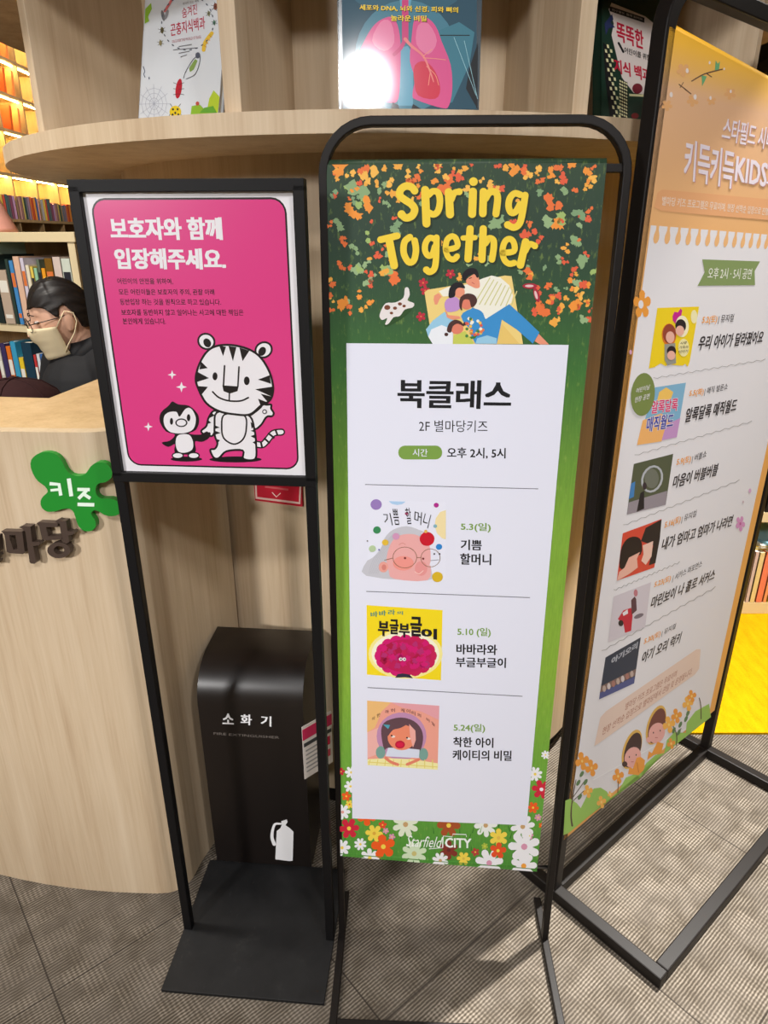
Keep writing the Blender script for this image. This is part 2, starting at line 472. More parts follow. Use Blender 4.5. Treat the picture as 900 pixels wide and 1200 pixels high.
def desk_frame(x, out=0.0):
    s = (x + .56) / 1.6; U = V3((1, s, 0)).normalized(); V = V3((0, 0, 1)); N = U.cross(V)
    O = V3((x, front_y(x), 0)) + N * out
    return O, U, V
def raised(polys_px, crop, x, name, m, parent, th=.013, outl=.0065, sm=0, label=None):
    O, U, V = desk_frame(x, outl); a = Art(O, U, V, crop); mb = MB()
    for p in polys_px:
        if isinstance(p, tuple):
            outer, hole = p; ou = [a.uv(q) for q in outer]; ho = [a.uv(q) for q in hole]
            n = len(ou)                                   # ring: same point count
            for i in range(n):
                j = (i + 1) % n
                q = [ou[i], ou[j], ho[j], ho[i]]
                mb.prism(q, 0, th, m)
        else:
            mb.prism([a.uv(q) for q in (smooth_pts(p, sm, True) if sm else p)], 0, th, m)
    B = Matrix((U, V, U.cross(V))).transposed().to_4x4()
    M = Matrix.Translation(O - U.cross(V) * th) @ B
    return mb.build(name, parent, M, label=label), a
LET = mat('dark_brown_acrylic', (72, 58, 50), .45, .4, noise=.04, nscale=60)
GRN = mat('green_acrylic', (30, 138, 42), .4, .45, noise=.04, nscale=20)
c7 = (0, 560, 6.923)
# 마
ma1 = ([(10, 432), (180, 436), (200, 600), (186, 618), (84, 612), (54, 600), (38, 465)], [(76, 464), (126, 466), (140, 560), (142, 582), (108, 582), (104, 570), (80, 500)])
ma2 = [(152, 402), (178, 388), (206, 392), (246, 396), (262, 520), (296, 524), (312, 518), (326, 530), (316, 548), (268, 552), (293, 680), (280, 697), (252, 695), (240, 684), (206, 440), (180, 412)]
raised([ma1, ma2], c7, -.90, 'sign_letter', LET, desk)
# 당
da1 = [[(296, 368), (312, 360), (440, 366), (470, 370), (464, 398), (372, 400), (392, 474), (500, 472), (512, 498), (372, 508), (340, 494), (318, 392)],
       [(443, 352), (470, 340), (500, 350), (535, 348), (548, 430), (574, 438), (588, 430), (604, 440), (594, 460), (552, 466), (560, 522), (540, 534), (505, 520), (482, 370)]]
n = 20
ring = ([(476 + 94 * cos(2 * pi * i / n), 588 + 64 * sin(2 * pi * i / n)) for i in range(n)], [(478 + 42 * cos(2 * pi * i / n), 586 + 34 * sin(2 * pi * i / n)) for i in range(n)])
raised(da1 + [ring], c7, -.82, 'sign_letter', LET, desk)
# 별 (only its last stroke reaches the picture)
raised([[(x - 26, y) for x, y in p] for p in [[(-150, 500), (-120, 500), (-112, 560), (-60, 556), (-66, 500), (-40, 500), (-26, 600), (-140, 604)], [(-18, 470), (6, 470), (16, 600), (-6, 604)],
        [(-130, 622), (10, 618), (16, 640), (-6, 650), (-100, 650), (-100, 672), (10, 670), (10, 692), (-124, 694), (-130, 640)]]], c7, -.98, 'sign_letter', LET, desk)
c36 = (0, 440, 3.6)
splat = [(128, 372), (140, 345), (170, 326), (205, 323), (238, 335), (262, 362), (278, 396), (300, 418), (332, 424), (362, 414), (382, 384), (412, 366), (446, 372), (470, 398), (470, 430), (446, 450),
         (415, 456), (403, 478), (408, 505), (430, 520), (465, 519), (500, 535), (511, 562), (500, 586), (472, 594), (440, 588), (414, 572), (394, 570), (384, 586), (400, 610), (404, 636), (388, 655), (360, 657), (336, 642), (322, 612), (312, 580), (294, 562), (262, 564), (232, 574), (200, 574), (176, 558), (171, 530), (184, 508), (202, 490), (190, 468), (160, 446), (138, 412)]
so, sa = raised([splat], c36, -.69, 'sign_plaque', GRN, desk, .014, .0085, 2, 'green splat shaped plaque with white lettering')
lw = pr((226, 244, 228))
sa.base = .0008
sa.stroke([(210, 456), (250, 459), (258, 506)], 15, lw, 1, 0, cap=False); sa.stroke([(214, 484), (254, 480)], 11, lw, 1, 0, cap=False)
sa.stroke([(291, 434), (302, 509)], 17, lw, 1, 0, cap=False)
sa.stroke([(327, 480), (380, 481)], 14, lw, 1, 0, cap=False); sa.stroke([(366, 485), (332, 519)], 14, lw, 1, 0, cap=False); sa.stroke([(352, 498), (382, 518)], 14, lw, 1, 0, cap=False)
sa.stroke([(328, 543), (399, 545)], 15, lw, 1, 0, cap=False)
sa.build('lettering', so, sa.M, label='white lettering')

# ------------------------------------------------------------------ fire extinguisher box in the niche
YAW = math.atan2(-.082, .997)
ext = empty('fire_extinguisher_box', (-.300, 1.375, 0), YAW, 'dark brown metal fire extinguisher box with rounded top and white lettering', 'fire extinguisher box')
EB = mat('dark_brown_metal', (26, 20, 17), .36, .5, noise=.06, nscale=60)
prof = [(-.09, .012), (-.09, .5)] + [(-.09 + .1 * (1 - cos(t)), .5 + .1 * sin(t) * .95) for t in [pi / 2 * i / 8 for i in range(1, 9)]] + [(.09, .6), (.09, .012)]
mb = MB()
EM = Matrix.Translation(ext.location) @ Matrix.Rotation(YAW, 4, 'Z')
Px = EM @ Matrix(((0, 0, 1, 0), (1, 0, 0, 0), (0, 1, 0, 0), (0, 0, 0, 1)))
mb.prism(prof, -.123, .123, EB, smooth=True)
eb = mb.build('body', ext, Px, bevel=.002)
MB().box((0, .01, .006), (.22, .15, .012), EB).build('foot', ext, EM)
eo = EM @ V3((-.123, -.09, 0)); U = (EM.to_3x3() @ V3((1, 0, 0)))
wt = pr((236, 236, 238))
for t_, q0, q1, q2 in (('소', (206, 640), (268, 643), (206, 580)), ('화', (312, 645), (374, 648), (312, 585)), ('기', (430, 650), (488, 656), (430, 592))):
    a = Art(eo, U, (0, 0, 1), (220, 720, 5)); a.text(t_, q0, q1, q2, wt, 1, .03); a.build('letter', ext, a.M, label='white letter')
a = Art(eo, U, (0, 0, 1), (220, 720, 5)); a.text('FIRE EXTINGUISHER', (152, 704), (536, 728), (152, 690), pr((120, 112, 106)), 1, .0); a.build('small_print', ext, a.M, label='faint grey small lettering')
a = Art(eo, U, (0, 0, 1), (190, 540, 2.352))
a.poly([(316, 1020), (326, 1012), (330, 1003), (328, 993), (338, 990), (344, 988), (346, 995), (340, 1004), (352, 1012), (362, 1022), (360, 1102), (350, 1103), (312, 1098)], wt, 1)
a.stroke([(328, 1000), (312, 1001), (305, 1016), (303, 1038), (309, 1056)], (5, 10), wt, 1)
a.build('extinguisher_symbol', ext, a.M, label='white fire extinguisher pictogram')
# tag on its right side
tg = empty('inspection_tag', EM @ V3((.152, -.085, .40)), YAW, 'white and red inspection tag hanging on the side of the fire extinguisher box', 'tag')
TM = EM @ Matrix.Translation((.152, -.085, .40)) @ Matrix.Rotation(R(-42), 4, 'Z')
m_ = MB(); m_.box((.0012, 0, 0), (.0016, .085, .15), pr((216, 206, 200)), TM)
m_.box((.0024, 0, .052), (.0008, .085, .03), pr((196, 40, 84)), TM); m_.box((.0024, 0, .022), (.0008, .08, .01), pr((60, 60, 62)), TM)
for i in range(6): m_.box((.0024, -.018, .004 - i * .012), (.0008, .036, .004), pr((150, 146, 144)), TM)
m_.box((.0024, .024, -.004), (.0008, .022, .024), pr((196, 30, 70)), TM); m_.box((.0024, .024, -.04), (.0008, .022, .02), pr((200, 70, 90)), TM)
m_.build('card', tg)
MB().tube([TM @ V3((.001, 0, .07)), TM @ V3((.006, 0, .088)), TM @ V3((-.002, 0, .105))], .0012, BLACK).build('string', tg)
# red notice on the column
cphi = math.atan2(-.285, .66)
O = V3((KC[0] + .7175 * sin(R(-19.6)), KC[1] - .7175 * cos(R(-19.6)), 0)); U = V3((cos(R(-19.6)), sin(R(-19.6)), 0))
a = Art(O, U, (0, 0, 1), (190, 540, 2.352)); a.base = .004
a.poly([(256, 30), (386, 42), (383, 118), (260, 103)], pr((226, 190, 180)), 0); a.poly([(262, 30), (382, 42), (379, 112), (264, 98)], pr((190, 20, 46)), 1)
a.stroke([(306, 86), (317, 98), (328, 88)], 2.5, pr((240, 214, 210)), 2, 0); a.stroke([(286, 70), (350, 78)], 5, pr((206, 90, 96)), 2, 0, cap=False)
u0, v0 = a.uv((256, 118)); u1, v1 = a.uv((386, 30))
a.box(((u0 + u1) / 2, .001, (v0 + v1) / 2), ((u1 - u0) * .96, .008, (v1 - v0) * .8), pr((190, 20, 46)))
o = a.build('notice', None, a.M); tag(o, 'small red notice with white down arrow stuck on the oak column under the pink sign', 'notice')

# ------------------------------------------------------------------ pink notice stand
PA, PB = V3((-.455, 1.119, 0)), V3((-.122, 1.092, 0))
PU = (PB - PA).normalized(); PN = PU.cross(V3((0, 0, 1)))
ps = empty('notice_stand', ((PA + PB) / 2), math.atan2(PU.y, PU.x), 'black metal floor stand holding the pink tiger notice, on a flat black plate', 'sign stand')
def frameM(O, U, V=V3((0, 0, 1))):
    U = U.normalized(); N = U.cross(V)
    return Matrix.Translation(O) @ Matrix((U, -N, V)).transposed().to_4x4()
PM = frameM(PA, PU)
def platem():
    t = NT('scuffed_black_plate', .6, .35)
    a = t.noise(t.mapping((5, 5, 5)), 2, 6, .7); b = t.noise(t.mapping((40, 12, 12)), 3, 4)
    c = t.ramp(a, [(.35, (17, 17, 18)), (.62, (27, 27, 28)), (.85, (54, 53, 52))])
    c = t.mix(t.ramp(b, [(.66, (0, 0, 0)), (.76, (120, 120, 120))]), c, (74, 73, 72))
    return t.out(c)
MB().box((.166, .018, .004), (.352, .33, .008), platem()).build('base_plate', ps, PM, bevel=.001, label='scuffed flat black base plate')
MB().box((0, 0, .565), (.019, .019, 1.114), BLACK).build('post', ps, PM, bevel=.002)
MB().box((.333, 0, .565), (.019, .019, 1.114), BLACK).build('post', ps, PM, bevel=.002)
mb = MB()
for c, d in (((.1665, 0, 1.5705), (.352, .022, .017)), ((.1665, 0, 1.119), (.352, .022, .017)), ((-.001, 0, 1.345), (.017, .022, .45)), ((.334, 0, 1.345), (.017, .022, .45))):
    mb.box(c, d, BLACK)
mb.build('frame', ps, PM, bevel=.001)
MB().box((.1665, .005, 1.345), (.330, .006, .45), BLACK).build('backing', ps, PM)
K = pr((26, 24, 28))
PINK = mat('glossy_pink_print', (216, 58, 130), .28, .5, coat=.9)
GW = mat('glossy_white_print', (232, 230, 234), .28, .5, coat=.9)
GK = mat('glossy_black_print', (22, 20, 24), .28, .5, coat=.9)
a = Art(PA - PN * -.001, PU, (0, 0, 1), (80, 200, 3.1034)); a.base = .0
a.raw([(.0075, 1.1275), (.3255, 1.1275), (.3255, 1.562), (.0075, 1.562)], GW, 0)
a.raw(rrect(.0175, 1.1375, .3135, 1.5545, .022), GK, 1)
a.raw(rrect(.0203, 1.1403, .3107, 1.5517, .019), PINK, 2)
a.text('보호자와 함께', (160, 250), (560, 250), (150, 172), GW, 4, .05)
a.text('입장해주세요.', (176, 356), (572, 358), (168, 284), GW, 4, .05)
for t, x0, x1, y in (('어린이의 안전을 위하여,', 180, 382, 413), ('모든 어린이들은 보호자의 주의, 관찰 아래', 186, 532, 452), ('동반입장 하는 것을 원칙으로 하고 있습니다.', 190, 556, 488), ('보호자를 동반하지 않고 일어나는 사고에 대한 책임은', 195, 638, 526), ('본인에게 있습니다.', 200, 356, 558)):
    a.text(t, (x0, y), (x1, y + 1), (x0 - 3, y - 22), GK, 4, .012)
# cartoon tiger and penguin
a.c = (160, 380, 4.737)
def outl(pts, w_, fill, L, sm=5):
    a.poly(pts, fill, L, sm); a.stroke(pts, w_, GK, L + 1, sm, True)
for x, y in ((198, 280), (250, 348), (66, 568)):
    r = 30 if y == 348 else 25
    a.poly([(x, y - r), (x + r * .24, y - r * .24), (x + r, y), (x + r * .24, y + r * .24), (x, y + r), (x - r * .24, y + r * .24), (x - r, y), (x - r * .24, y - r * .24)], GW, 4)
a.ell(550, 750, 146, 17, GK, 3); a.ell(277, 748, 88, 14, GK, 3)
# tail
tail = [(664, 665), (700, 668), (728, 640), (760, 605), (805, 598)]
a.stroke(tail, 40, GK, 3); a.stroke(tail, 24, GW, 4)
for p, q in (((690, 650), (698, 686)), ((712, 634), (740, 660)), ((735, 606), (766, 632)), ((772, 586), (784, 618))): a.stroke([p, q], 11, GK, 5, 0, cap=False)
# ears
for x, y, rr in ((388, 95, .5), (706, 142, -.5)):
    a.ell(x, y, 52, 47, GK, 3, rot=rr); a.ell(x, y, 41, 36, GW, 4, rot=rr); a.ell(x + (5 if rr > 0 else -8), y + 8, 20, 26, GK, 5, rot=-rr)
# arms, body
outl([(430, 480), (400, 520), (388, 565), (360, 590), (372, 608), (392, 600), (404, 616), (424, 616), (452, 560), (470, 500)], 11, GW, 4)
outl([(600, 520), (640, 500), (690, 460), (700, 436), (718, 446), (748, 446), (748, 468), (762, 492), (752, 510), (722, 514), (690, 560), (650, 580)], 11, GW, 4)
outl([(446, 490), (434, 560), (436, 620), (450, 660), (436, 690), (410, 696), (428, 738), (458, 742), (500, 704), (590, 700), (594, 746), (660, 746), (664, 660), (656, 590), (630, 510), (540, 480)], 11, GW, 6, 4)
outl([(490, 500), (474, 570), (486, 632), (540, 664), (590, 640), (610, 580), (598, 505)], 9, GW, 8)
for q in ([(436, 560), (464, 572), (436, 580)], [(436, 590), (468, 602), (438, 612)], [(440, 634), (464, 642), (448, 664)], [(660, 582), (634, 590), (658, 600)], [(662, 610), (634, 620), (660, 634)], [(664, 645), (645, 654), (664, 668)], [(634, 540), (656, 560), (640, 580)], [(404, 520), (436, 505), (420, 492)], [(392, 552), (416, 546), (400, 532)]):
    a.poly(q, GK, 9)
# head
outl([(455, 118), (540, 116), (628, 140), (690, 184), (738, 262), (758, 340), (752, 400), (728, 432), (690, 452), (628, 500), (540, 498), (462, 482), (392, 440), (350, 370), (330, 300), (352, 216), (396, 148)], 12, GW, 10)
for q in ([(460, 118), (482, 176), (498, 124)], [(512, 120), (536, 204), (556, 126)], [(572, 128), (590, 204), (628, 146)], [(360, 206), (396, 242), (350, 250)], [(338, 262), (404, 298), (330, 322)], [(344, 342), (398, 346), (364, 388)], [(740, 282), (676, 306), (748, 330)], [(756, 345), (660, 360), (752, 400)], [(750, 400), (690, 384), (730, 432)], [(676, 412), (722, 430), (690, 452)]):
    a.poly(q, GK, 12)
a.ell(437, 288, 14, 22, GK, 12); a.ell(613, 313, 16, 24, GK, 12)
a.stroke([(490, 230), (484, 340)], 9, GK, 12, 0); a.stroke([(570, 236), (564, 344)], 9, GK, 12, 0)
a.poly([(478, 338), (568, 344), (562, 370), (520, 384), (484, 370)], GK, 12); a.stroke([(517, 380), (516, 420)], 8, GK, 12, 0)
a.stroke([(424, 374), (460, 406), (516, 424), (580, 424), (622, 406)], 9, GK, 12)
a.ell(712, 484, 13, 13, GK, 12); a.ell(712, 484, 8, 8, GW, 13)
# penguin
a.poly([(200, 428), (232, 444), (292, 452), (338, 494), (348, 540), (330, 586), (290, 606), (352, 612), (408, 598), (404, 630), (364, 652), (326, 650), (330, 700), (306, 720), (230, 720), (210, 700), (214, 664), (176, 680), (140, 656), (184, 646), (214, 612), (164, 594), (130, 540), (136, 490), (178, 452)], GK, 5, 3)
a.poly([(180, 488), (222, 486), (240, 512), (272, 470), (304, 468), (330, 520), (316, 580), (262, 604), (190, 598), (156, 560), (154, 512)], GW, 6, 5)
a.ell(195, 538, 9, 19, GK, 8); a.ell(290, 518, 10, 20, GK, 8); a.ell(250, 546, 34, 24, GK, 8); a.ell(250, 546, 26, 17, GW, 9)
a.poly([(232, 616), (290, 612), (314, 650), (310, 694), (270, 712), (232, 704), (218, 660)], GW, 7, 5)
a.ell(230, 728, 34, 20, GK, 7); a.ell(230, 728, 27, 13, GW, 8); a.ell(318, 728, 34, 20, GK, 7); a.ell(318, 728, 27, 13, GW, 8)
a.build('poster', ps, a.M, label='glossy pink poster with white Korean lettering, tiger and penguin')

# ------------------------------------------------------------------ spring banner stand (leans back a little)
CA, CB = V3((-.097, 1.107, 0)), V3((.368, 1.09, 0))
CU = (CB - CA).normalized(); CBk = V3((-CU.y, CU.x, 0)); LEAN = R(2.7)
CV = (V3((0, 0, 1)) * cos(LEAN) + CBk * sin(LEAN))
cs = empty('banner_stand', ((CA + CB) / 2), math.atan2(CU.y, CU.x), 'black tubular stand with rounded top holding the green spring banner', 'banner stand')
CM = frameM(CA, CU, CV); CF = frameM(CA, CU)
W = .4655; Ht = 1.665; rr = .075
path = [(0, .012)] + [(rr - rr * cos(t), Ht - rr + rr * sin(t)) for t in [pi / 2 * i / 8 for i in range(9)]] + [(W - rr + rr * sin(t), Ht - rr + rr * cos(t)) for t in [pi / 2 * i / 8 for i in range(9)]] + [(W, .012)]
MB().sweep(path, .0135, .02, BROWNBLACK).build('frame', cs, CM, bevel=.002)
MB().box((W / 2, 0, 1.600), (W, .012, .012), BROWNBLACK).build('crossbar', cs, CM, bevel=.001)
for x in (0, W):
    MB().box((x, -.055, .007), (.016, .31, .014), BROWNBLACK).build('base_bar', cs, CF, bevel=.002)
MB().box((W / 2, -.202, .007), (W - .016, .016, .014), BROWNBLACK).build('base_bar', cs, CF, bevel=.002)

def spring_bg():
    t = NT('spring_banner_print', .5, .3)
    sp = t.n('ShaderNodeSeparateXYZ'); t.l(t.tc, sp.inputs[0]); z = sp.outputs[2]
    g = t.ramp(t.math('DIVIDE', z, 1.7), [(.12, (72, 142, 54)), (.24, (104, 166, 62)), (.42, (138, 178, 58)), (.60, (130, 174, 62)), (.76, (66, 116, 56)), (.83, (52, 84, 56)), (.88, (48, 68, 56)), (.96, (52, 74, 54))])
    st = t.noise(t.mapping((330, 1, 26)), 1, 4, .7)
    st2 = t.noise(t.mapping((150, 1, 60)), 1, 3)
    c = t.mix(t.ramp(st, [(.38, (0, 0, 0)), (.8, (150, 150, 150))]), g, (28, 62, 32))
    c = t.mix(t.math('MULTIPLY', t.ramp(st2, [(.58, (0, 0, 0)), (.75, (255, 255, 255))]), .45), c, (150, 176, 84))
    return t.out(c)
SB = spring_bg()
random.seed(5)
a = Art(CA, CU, CV); N_ = a.N; a.O = CA + N_ * .0085; a.M = frameM(a.O, CU, CV); a.base = .0011
corners = [(380, 193), (711, 191), (629, 1021), (399, 1003)]
cq = [a.uv(p) for p in corners]; a.clip = [cq[3], cq[2], cq[1], cq[0]]
a.box((0, 0, 0), (0, 0, 0), SB) if False else None
# sheet: thin body with printed front, rolled over at the top
a.add([(u, y, v) for y in (-.001, .001) for u, v in cq], [(0, 3, 2, 1), (4, 5, 6, 7), (0, 1, 5, 4), (1, 2, 6, 5), (2, 3, 7, 6), (3, 0, 4, 7)], SB)
a.tube([(cq[0][0], .007, cq[0][1]), (cq[1][0], .007, cq[1][1])], .008, SB)
a.tube([(cq[3][0], .004, cq[3][1] + .008), (cq[2][0], .004, cq[2][1] + .008)], .006, SB)
# loose painted blossoms over the dark grass
OR = [pr(c) for c in ((240, 150, 60), (238, 170, 70), (232, 116, 60), (226, 96, 64), (244, 186, 84))]
PG = [pr(c) for c in ((140, 170, 122), (150, 178, 130), (160, 186, 110), (128, 160, 118))]
def bl(x, y, r, m):
    for _ in range(3): a.blob(x + random.uniform(-r, r) * .8, y + random.uniform(-r, r), r * random.uniform(.6, 1.1), m, 1, 15, .62)
a.c = (370, 130, 2.4324)
def inb(x, y): return 30 + (y - 150) * .02 < x < 822 - (y - 150) * .09
for i in range(72):
    x, y = random.uniform(30, 815), 156 + 100 * random.random() ** 1.7
    if inb(x, y) and not (360 < y): bl(x, y, random.uniform(6, 15), random.choice(OR[:3] + OR[4:]) if random.random() < .8 else OR[3])
for i in range(34):
    x, y = (random.choice((random.uniform(35, 225), random.uniform(610, 800), random.uniform(35, 800)))), random.uniform(210, 470)
    if inb(x, y): bl(x, y, random.uniform(8, 17), random.choice(PG))
for i in range(34):
    x, y = (random.choice((random.uniform(35, 215), random.uniform(600, 790), random.uniform(150, 700)))), random.uniform(260, 480)
    if inb(x, y): bl(x, y, random.uniform(5, 12), random.choice(OR[1:4]))
for i in range(42):
    x, y = random.choice((random.uniform(40, 170), random.uniform(620, 785))), random.uniform(470, 600)
    if inb(x, y): bl(x, y, random.uniform(6, 14), random.choice(OR + PG[:2]))
for x, y, r, k in ((150, 190, 20, 4), (130, 275, 26, 0), (70, 165, 22, 0), (98, 285, 18, 0), (122, 245, 28, -1), (370, 208, 20, 2), (678, 262, 22, 2), (690, 318, 20, 0), (645, 560, 18, 2), (740, 545, 18, 0), (520, 325, 22, -1), (770, 425, 22, -1), (745, 360, 20, -1), (215, 470, 20, 2), (610, 335, 18, 3), (60, 318, 16, -1), (75, 560, 20, 0), (600, 464, 14, 2), (780, 180, 14, 0)):
    bl(x, y, r, OR[k] if k >= 0 else PG[0])
RD = pr((186, 44, 62))
for x, y in ((306, 490), (384, 464), (300, 586), (312, 512)): a.flower(x, y, 14, RD, 3, 5, ctr=pr((220, 120, 70)))
# title, drop shadow first
a.c = (420, 190, 3.913)
YL = pr((240, 208, 62)); SH = pr((38, 52, 34))
G = []
def g(pts, w_=34, ball=False, sm=5): G.append((pts, w_, ball, sm))
g([(258, 132), (243, 115), (215, 111), (192, 130), (192, 156), (214, 174), (244, 194), (258, 218), (246, 246), (218, 256), (198, 240)], 31, True)
g([(306, 128), (312, 282)], 33, sm=0); g([(322, 150), (342, 134), (366, 142), (374, 180), (366, 222), (346, 240), (324, 232)], 27)
g([(414, 138), (420, 240)], 33, sm=0); g([(426, 172), (440, 142), (462, 136)], 26, True)
g([(525, 136), (521, 238)], 33, sm=0)
g([(573, 136), (570, 236)], 31, sm=0); g([(582, 168), (600, 140), (626, 138), (638, 166), (630, 238)], 29)
g([(742, 150), (716, 144), (694, 166), (688, 204), (700, 232), (722, 226), (740, 194)], 27); g([(764, 152), (752, 230), (738, 282), (712, 300), (684, 288)], 28, True)
g([(102, 356), (178, 338)], 28, sm=0); g([(140, 352), (164, 474)], 32, sm=0)
g([(236, 344), (212, 366), (208, 416), (230, 458), (254, 450), (264, 404), (258, 360)], 27)
g([(348, 352), (326, 348), (308, 372), (306, 408), (322, 430), (340, 420), (350, 388)], 25); g([(358, 346), (356, 440), (348, 488), (326, 504), (312, 494)], 26, True)
g([(404, 402), (452, 388), (448, 352), (428, 340), (406, 358), (400, 398), (412, 436), (436, 446), (452, 432)], 24)
g([(512, 306), (502, 444)], 30, sm=0); g([(480, 348), (534, 346)], 22, sm=0)
g([(572, 306), (566, 446)], 30, sm=0); g([(582, 372), (598, 350), (618, 358), (620, 392), (612, 446)], 27)
g([(660, 416), (712, 408), (712, 370), (694, 352), (672, 364), (660, 404), (668, 446), (690, 466), (714, 462)], 25)
g([(766, 366), (742, 472)], 31, sm=0); g([(764, 408), (784, 376), (808, 384)], 25, True)
for dx, dy, m, L in ((8, 8, SH, 4), (0, 0, YL, 5)):
    for pts, w_, ball, sm in G:
        a.stroke([(x + dx, y + dy) for x, y in pts], w_ * 1.12, m, L, sm, cap=True)
        if ball: a.ell(pts[-1][0] + dx, pts[-1][1] + dy, w_ * .62, w_ * .62, m, L, 14)
    a.ell(527 + dx, 90 + dy, 20, 20, m, L, 16)
# spotted dog
a.c = (370, 130, 2.4324); WD = pr((228, 222, 220)); BR = pr((120, 66, 44))
a.ell(236, 586, 48, 10, pr((44, 78, 38)), 3, rot=-.6)
a.poly([(186, 570), (200, 548), (226, 546), (250, 532), (254, 506), (264, 504), (268, 524), (262, 540), (280, 548), (276, 560), (254, 566), (240, 584), (222, 588), (208, 606), (198, 608), (204, 590), (190, 596), (182, 586)], WD, 5, 3)
for x, y, r in ((204, 560, 9), (226, 562, 6), (240, 550, 6), (252, 556, 5), (216, 576, 5)): a.ell(x, y, r, r * .8, BR, 6, 9)
# family resting on a mat
a.c = (495, 305, 5.806)
SK = pr((232, 150, 120)); SK2 = pr((222, 128, 104)); HB = pr((28, 24, 30)); HBR = pr((76, 46, 42)); MATY = pr((236, 208, 128)); BL = pr((58, 142, 204)); LBL = pr((150, 200, 226)); STW = pr((238, 236, 222)); STY = pr((206, 204, 140)); LIL = pr((190, 144, 204))
a.poly([(18, 225), (40, 205), (160, 186), (560, 110), (610, 115), (690, 572), (64, 572)], pr((40, 74, 40)), 3)
a.poly([(14, 218), (36, 200), (160, 180), (560, 104), (606, 108), (684, 570), (70, 570)], MATY, 4)
a.poly([(530, 420), (660, 568), (510, 568)], pr((230, 196, 110)), 5)
a.poly([(112, 210), (180, 180), (300, 165), (420, 120), (470, 104), (530, 118), (590, 170), (616, 240), (604, 290), (432, 402), (350, 320), (262, 240), (140, 246)], STW, 5)
for i in range(8):
    x = 400 + i * 26
    a.stroke([(x + 60, 118 + i * 13), (x - 50 + i * 10, 300 + i * 2)], 7, STY, 6, 0, cap=False)
a.poly([(80, 240), (110, 222), (132, 248), (118, 262), (100, 302), (84, 300), (76, 268)], SK, 6)
a.poly([(300, 130), (360, 90), (382, 120), (390, 180), (362, 190), (330, 176), (304, 160)], SK, 7, 3)
a.poly([(270, 120), (280, 80), (320, 54), (365, 60), (382, 100), (372, 120), (350, 92), (310, 106), (290, 140)], HB, 8, 3)
a.stroke([(318, 124), (334, 118)], 5, HB, 8, 0); a.stroke([(336, 150), (352, 160)], 4, pr((190, 80, 80)), 8, 0)
a.poly([(430, 400), (590, 298), (680, 380), (795, 490), (750, 566), (640, 470), (540, 404), (505, 568), (360, 568), (270, 390), (340, 320), (400, 350)], BL, 6, 0)
a.poly([(360, 566), (372, 530), (440, 510), (505, 530), (503, 568)], LBL, 7)
a.poly([(790, 500), (860, 572), (800, 572), (762, 550)], SK, 6)
# mother
a.poly([(24, 470), (70, 410), (150, 350), (210, 400), (206, 570), (70, 570), (40, 520)], LBL, 7, 0); a.poly([(40, 520), (60, 470), (130, 440), (206, 470), (206, 570), (70, 570)], pr((232, 236, 242)), 8)
a.poly([(150, 300), (170, 262), (230, 250), (262, 300), (240, 340), (170, 350)], LIL, 9, 3)
a.poly([(152, 330), (176, 372), (250, 380), (262, 396), (200, 404), (166, 388)], SK, 10)
a.ell(252, 216, 36, 38, SK, 10); a.poly([(178, 250), (184, 190), (220, 152), (268, 154), (290, 190), (250, 186), (226, 204), (222, 240), (204, 254)], HB, 11, 3)
# boy and girl
a.poly([(262, 380), (330, 330), (390, 340), (420, 380), (424, 470), (330, 470)], BL, 9, 3)
a.ell(300, 292, 40, 42, SK2, 10); a.poly([(250, 300), (258, 252), (300, 226), (352, 236), (372, 276), (352, 312), (330, 316), (318, 270), (280, 270), (268, 310), (270, 340), (256, 330)], HBR, 11, 3)
a.poly([(206, 570), (214, 510), (290, 480), (350, 560), (340, 570)], pr((196, 204, 92)), 9); a.poly([(206, 550), (290, 500), (330, 470), (300, 400), (240, 400)], pr((238, 206, 120)), 8)
a.ell(234, 462, 44, 40, SK2, 10); a.poly([(166, 480), (180, 430), (220, 404), (262, 416), (284, 450), (240, 430), (206, 450), (194, 490)], HBR, 11, 3); a.ell(162, 504, 13, 12, HBR, 11); a.ell(288, 432, 12, 12, HBR, 11)
for i in range(26):
    x, y = 355 + random.uniform(-55, 60), 455 + random.uniform(-62, 62)
    a.ell(x, y, 11, 11, random.choice([pr((238, 190, 80)), pr((228, 120, 70)), pr((240, 236, 220)), pr((206, 206, 110)), pr((214, 90, 80)), pr((70, 130, 70))]), 11, 8)
a.poly([(320, 520), (370, 510), (360, 530), (330, 534)], pr((60, 120, 50)), 11)
# red slippers
for x, y, ro in ((730, 175, 0), (776, 236, 1.3)): a.ell(x, y, 50, 19, pr((170, 40, 60)), 5, rot=ro); a.ell(x - 4, y, 30, 9, pr((224, 190, 190)), 6, rot=ro)
# white panel with the programme
a.c = (0, 0, 1)
PANEL = pr((226, 228, 242))
a.poly([(406, 402), (666, 404), (617, 966), (413, 958)], PANEL, 12)
a.c = (370, 400, 2.727)
Lx = 14
a.text('북클래스', (264, 210), (620, 215), (264, 122), INK, Lx, .032); a.text('북클래스', (264, 210), (620, 215), (264, 122), INK, Lx, .02)
a.text('2F 별마당키즈', (330, 288), (548, 290), (330, 250), INK, Lx, .004)
GR = pr((122, 158, 72))
a.poly(rrect(264, 332, 404, 376, 21), GR, Lx); a.text('시간', (310, 366), (357, 367), (310, 342), PANEL, Lx + 1, .01)
a.text('오후 2시, 5시', (420, 372), (605, 374), (420, 338), INK, Lx, .022)
LN = pr((110, 110, 118))
a.stroke([(158, 456), (710, 470)], 2.4, LN, Lx, 0, cap=False); a.stroke([(162, 797), (684, 817)], 2.4, LN, Lx, 0, cap=False)
a.text('5.3(일)', (464, 606), (558, 609), (464, 577), GR, Lx, .025)
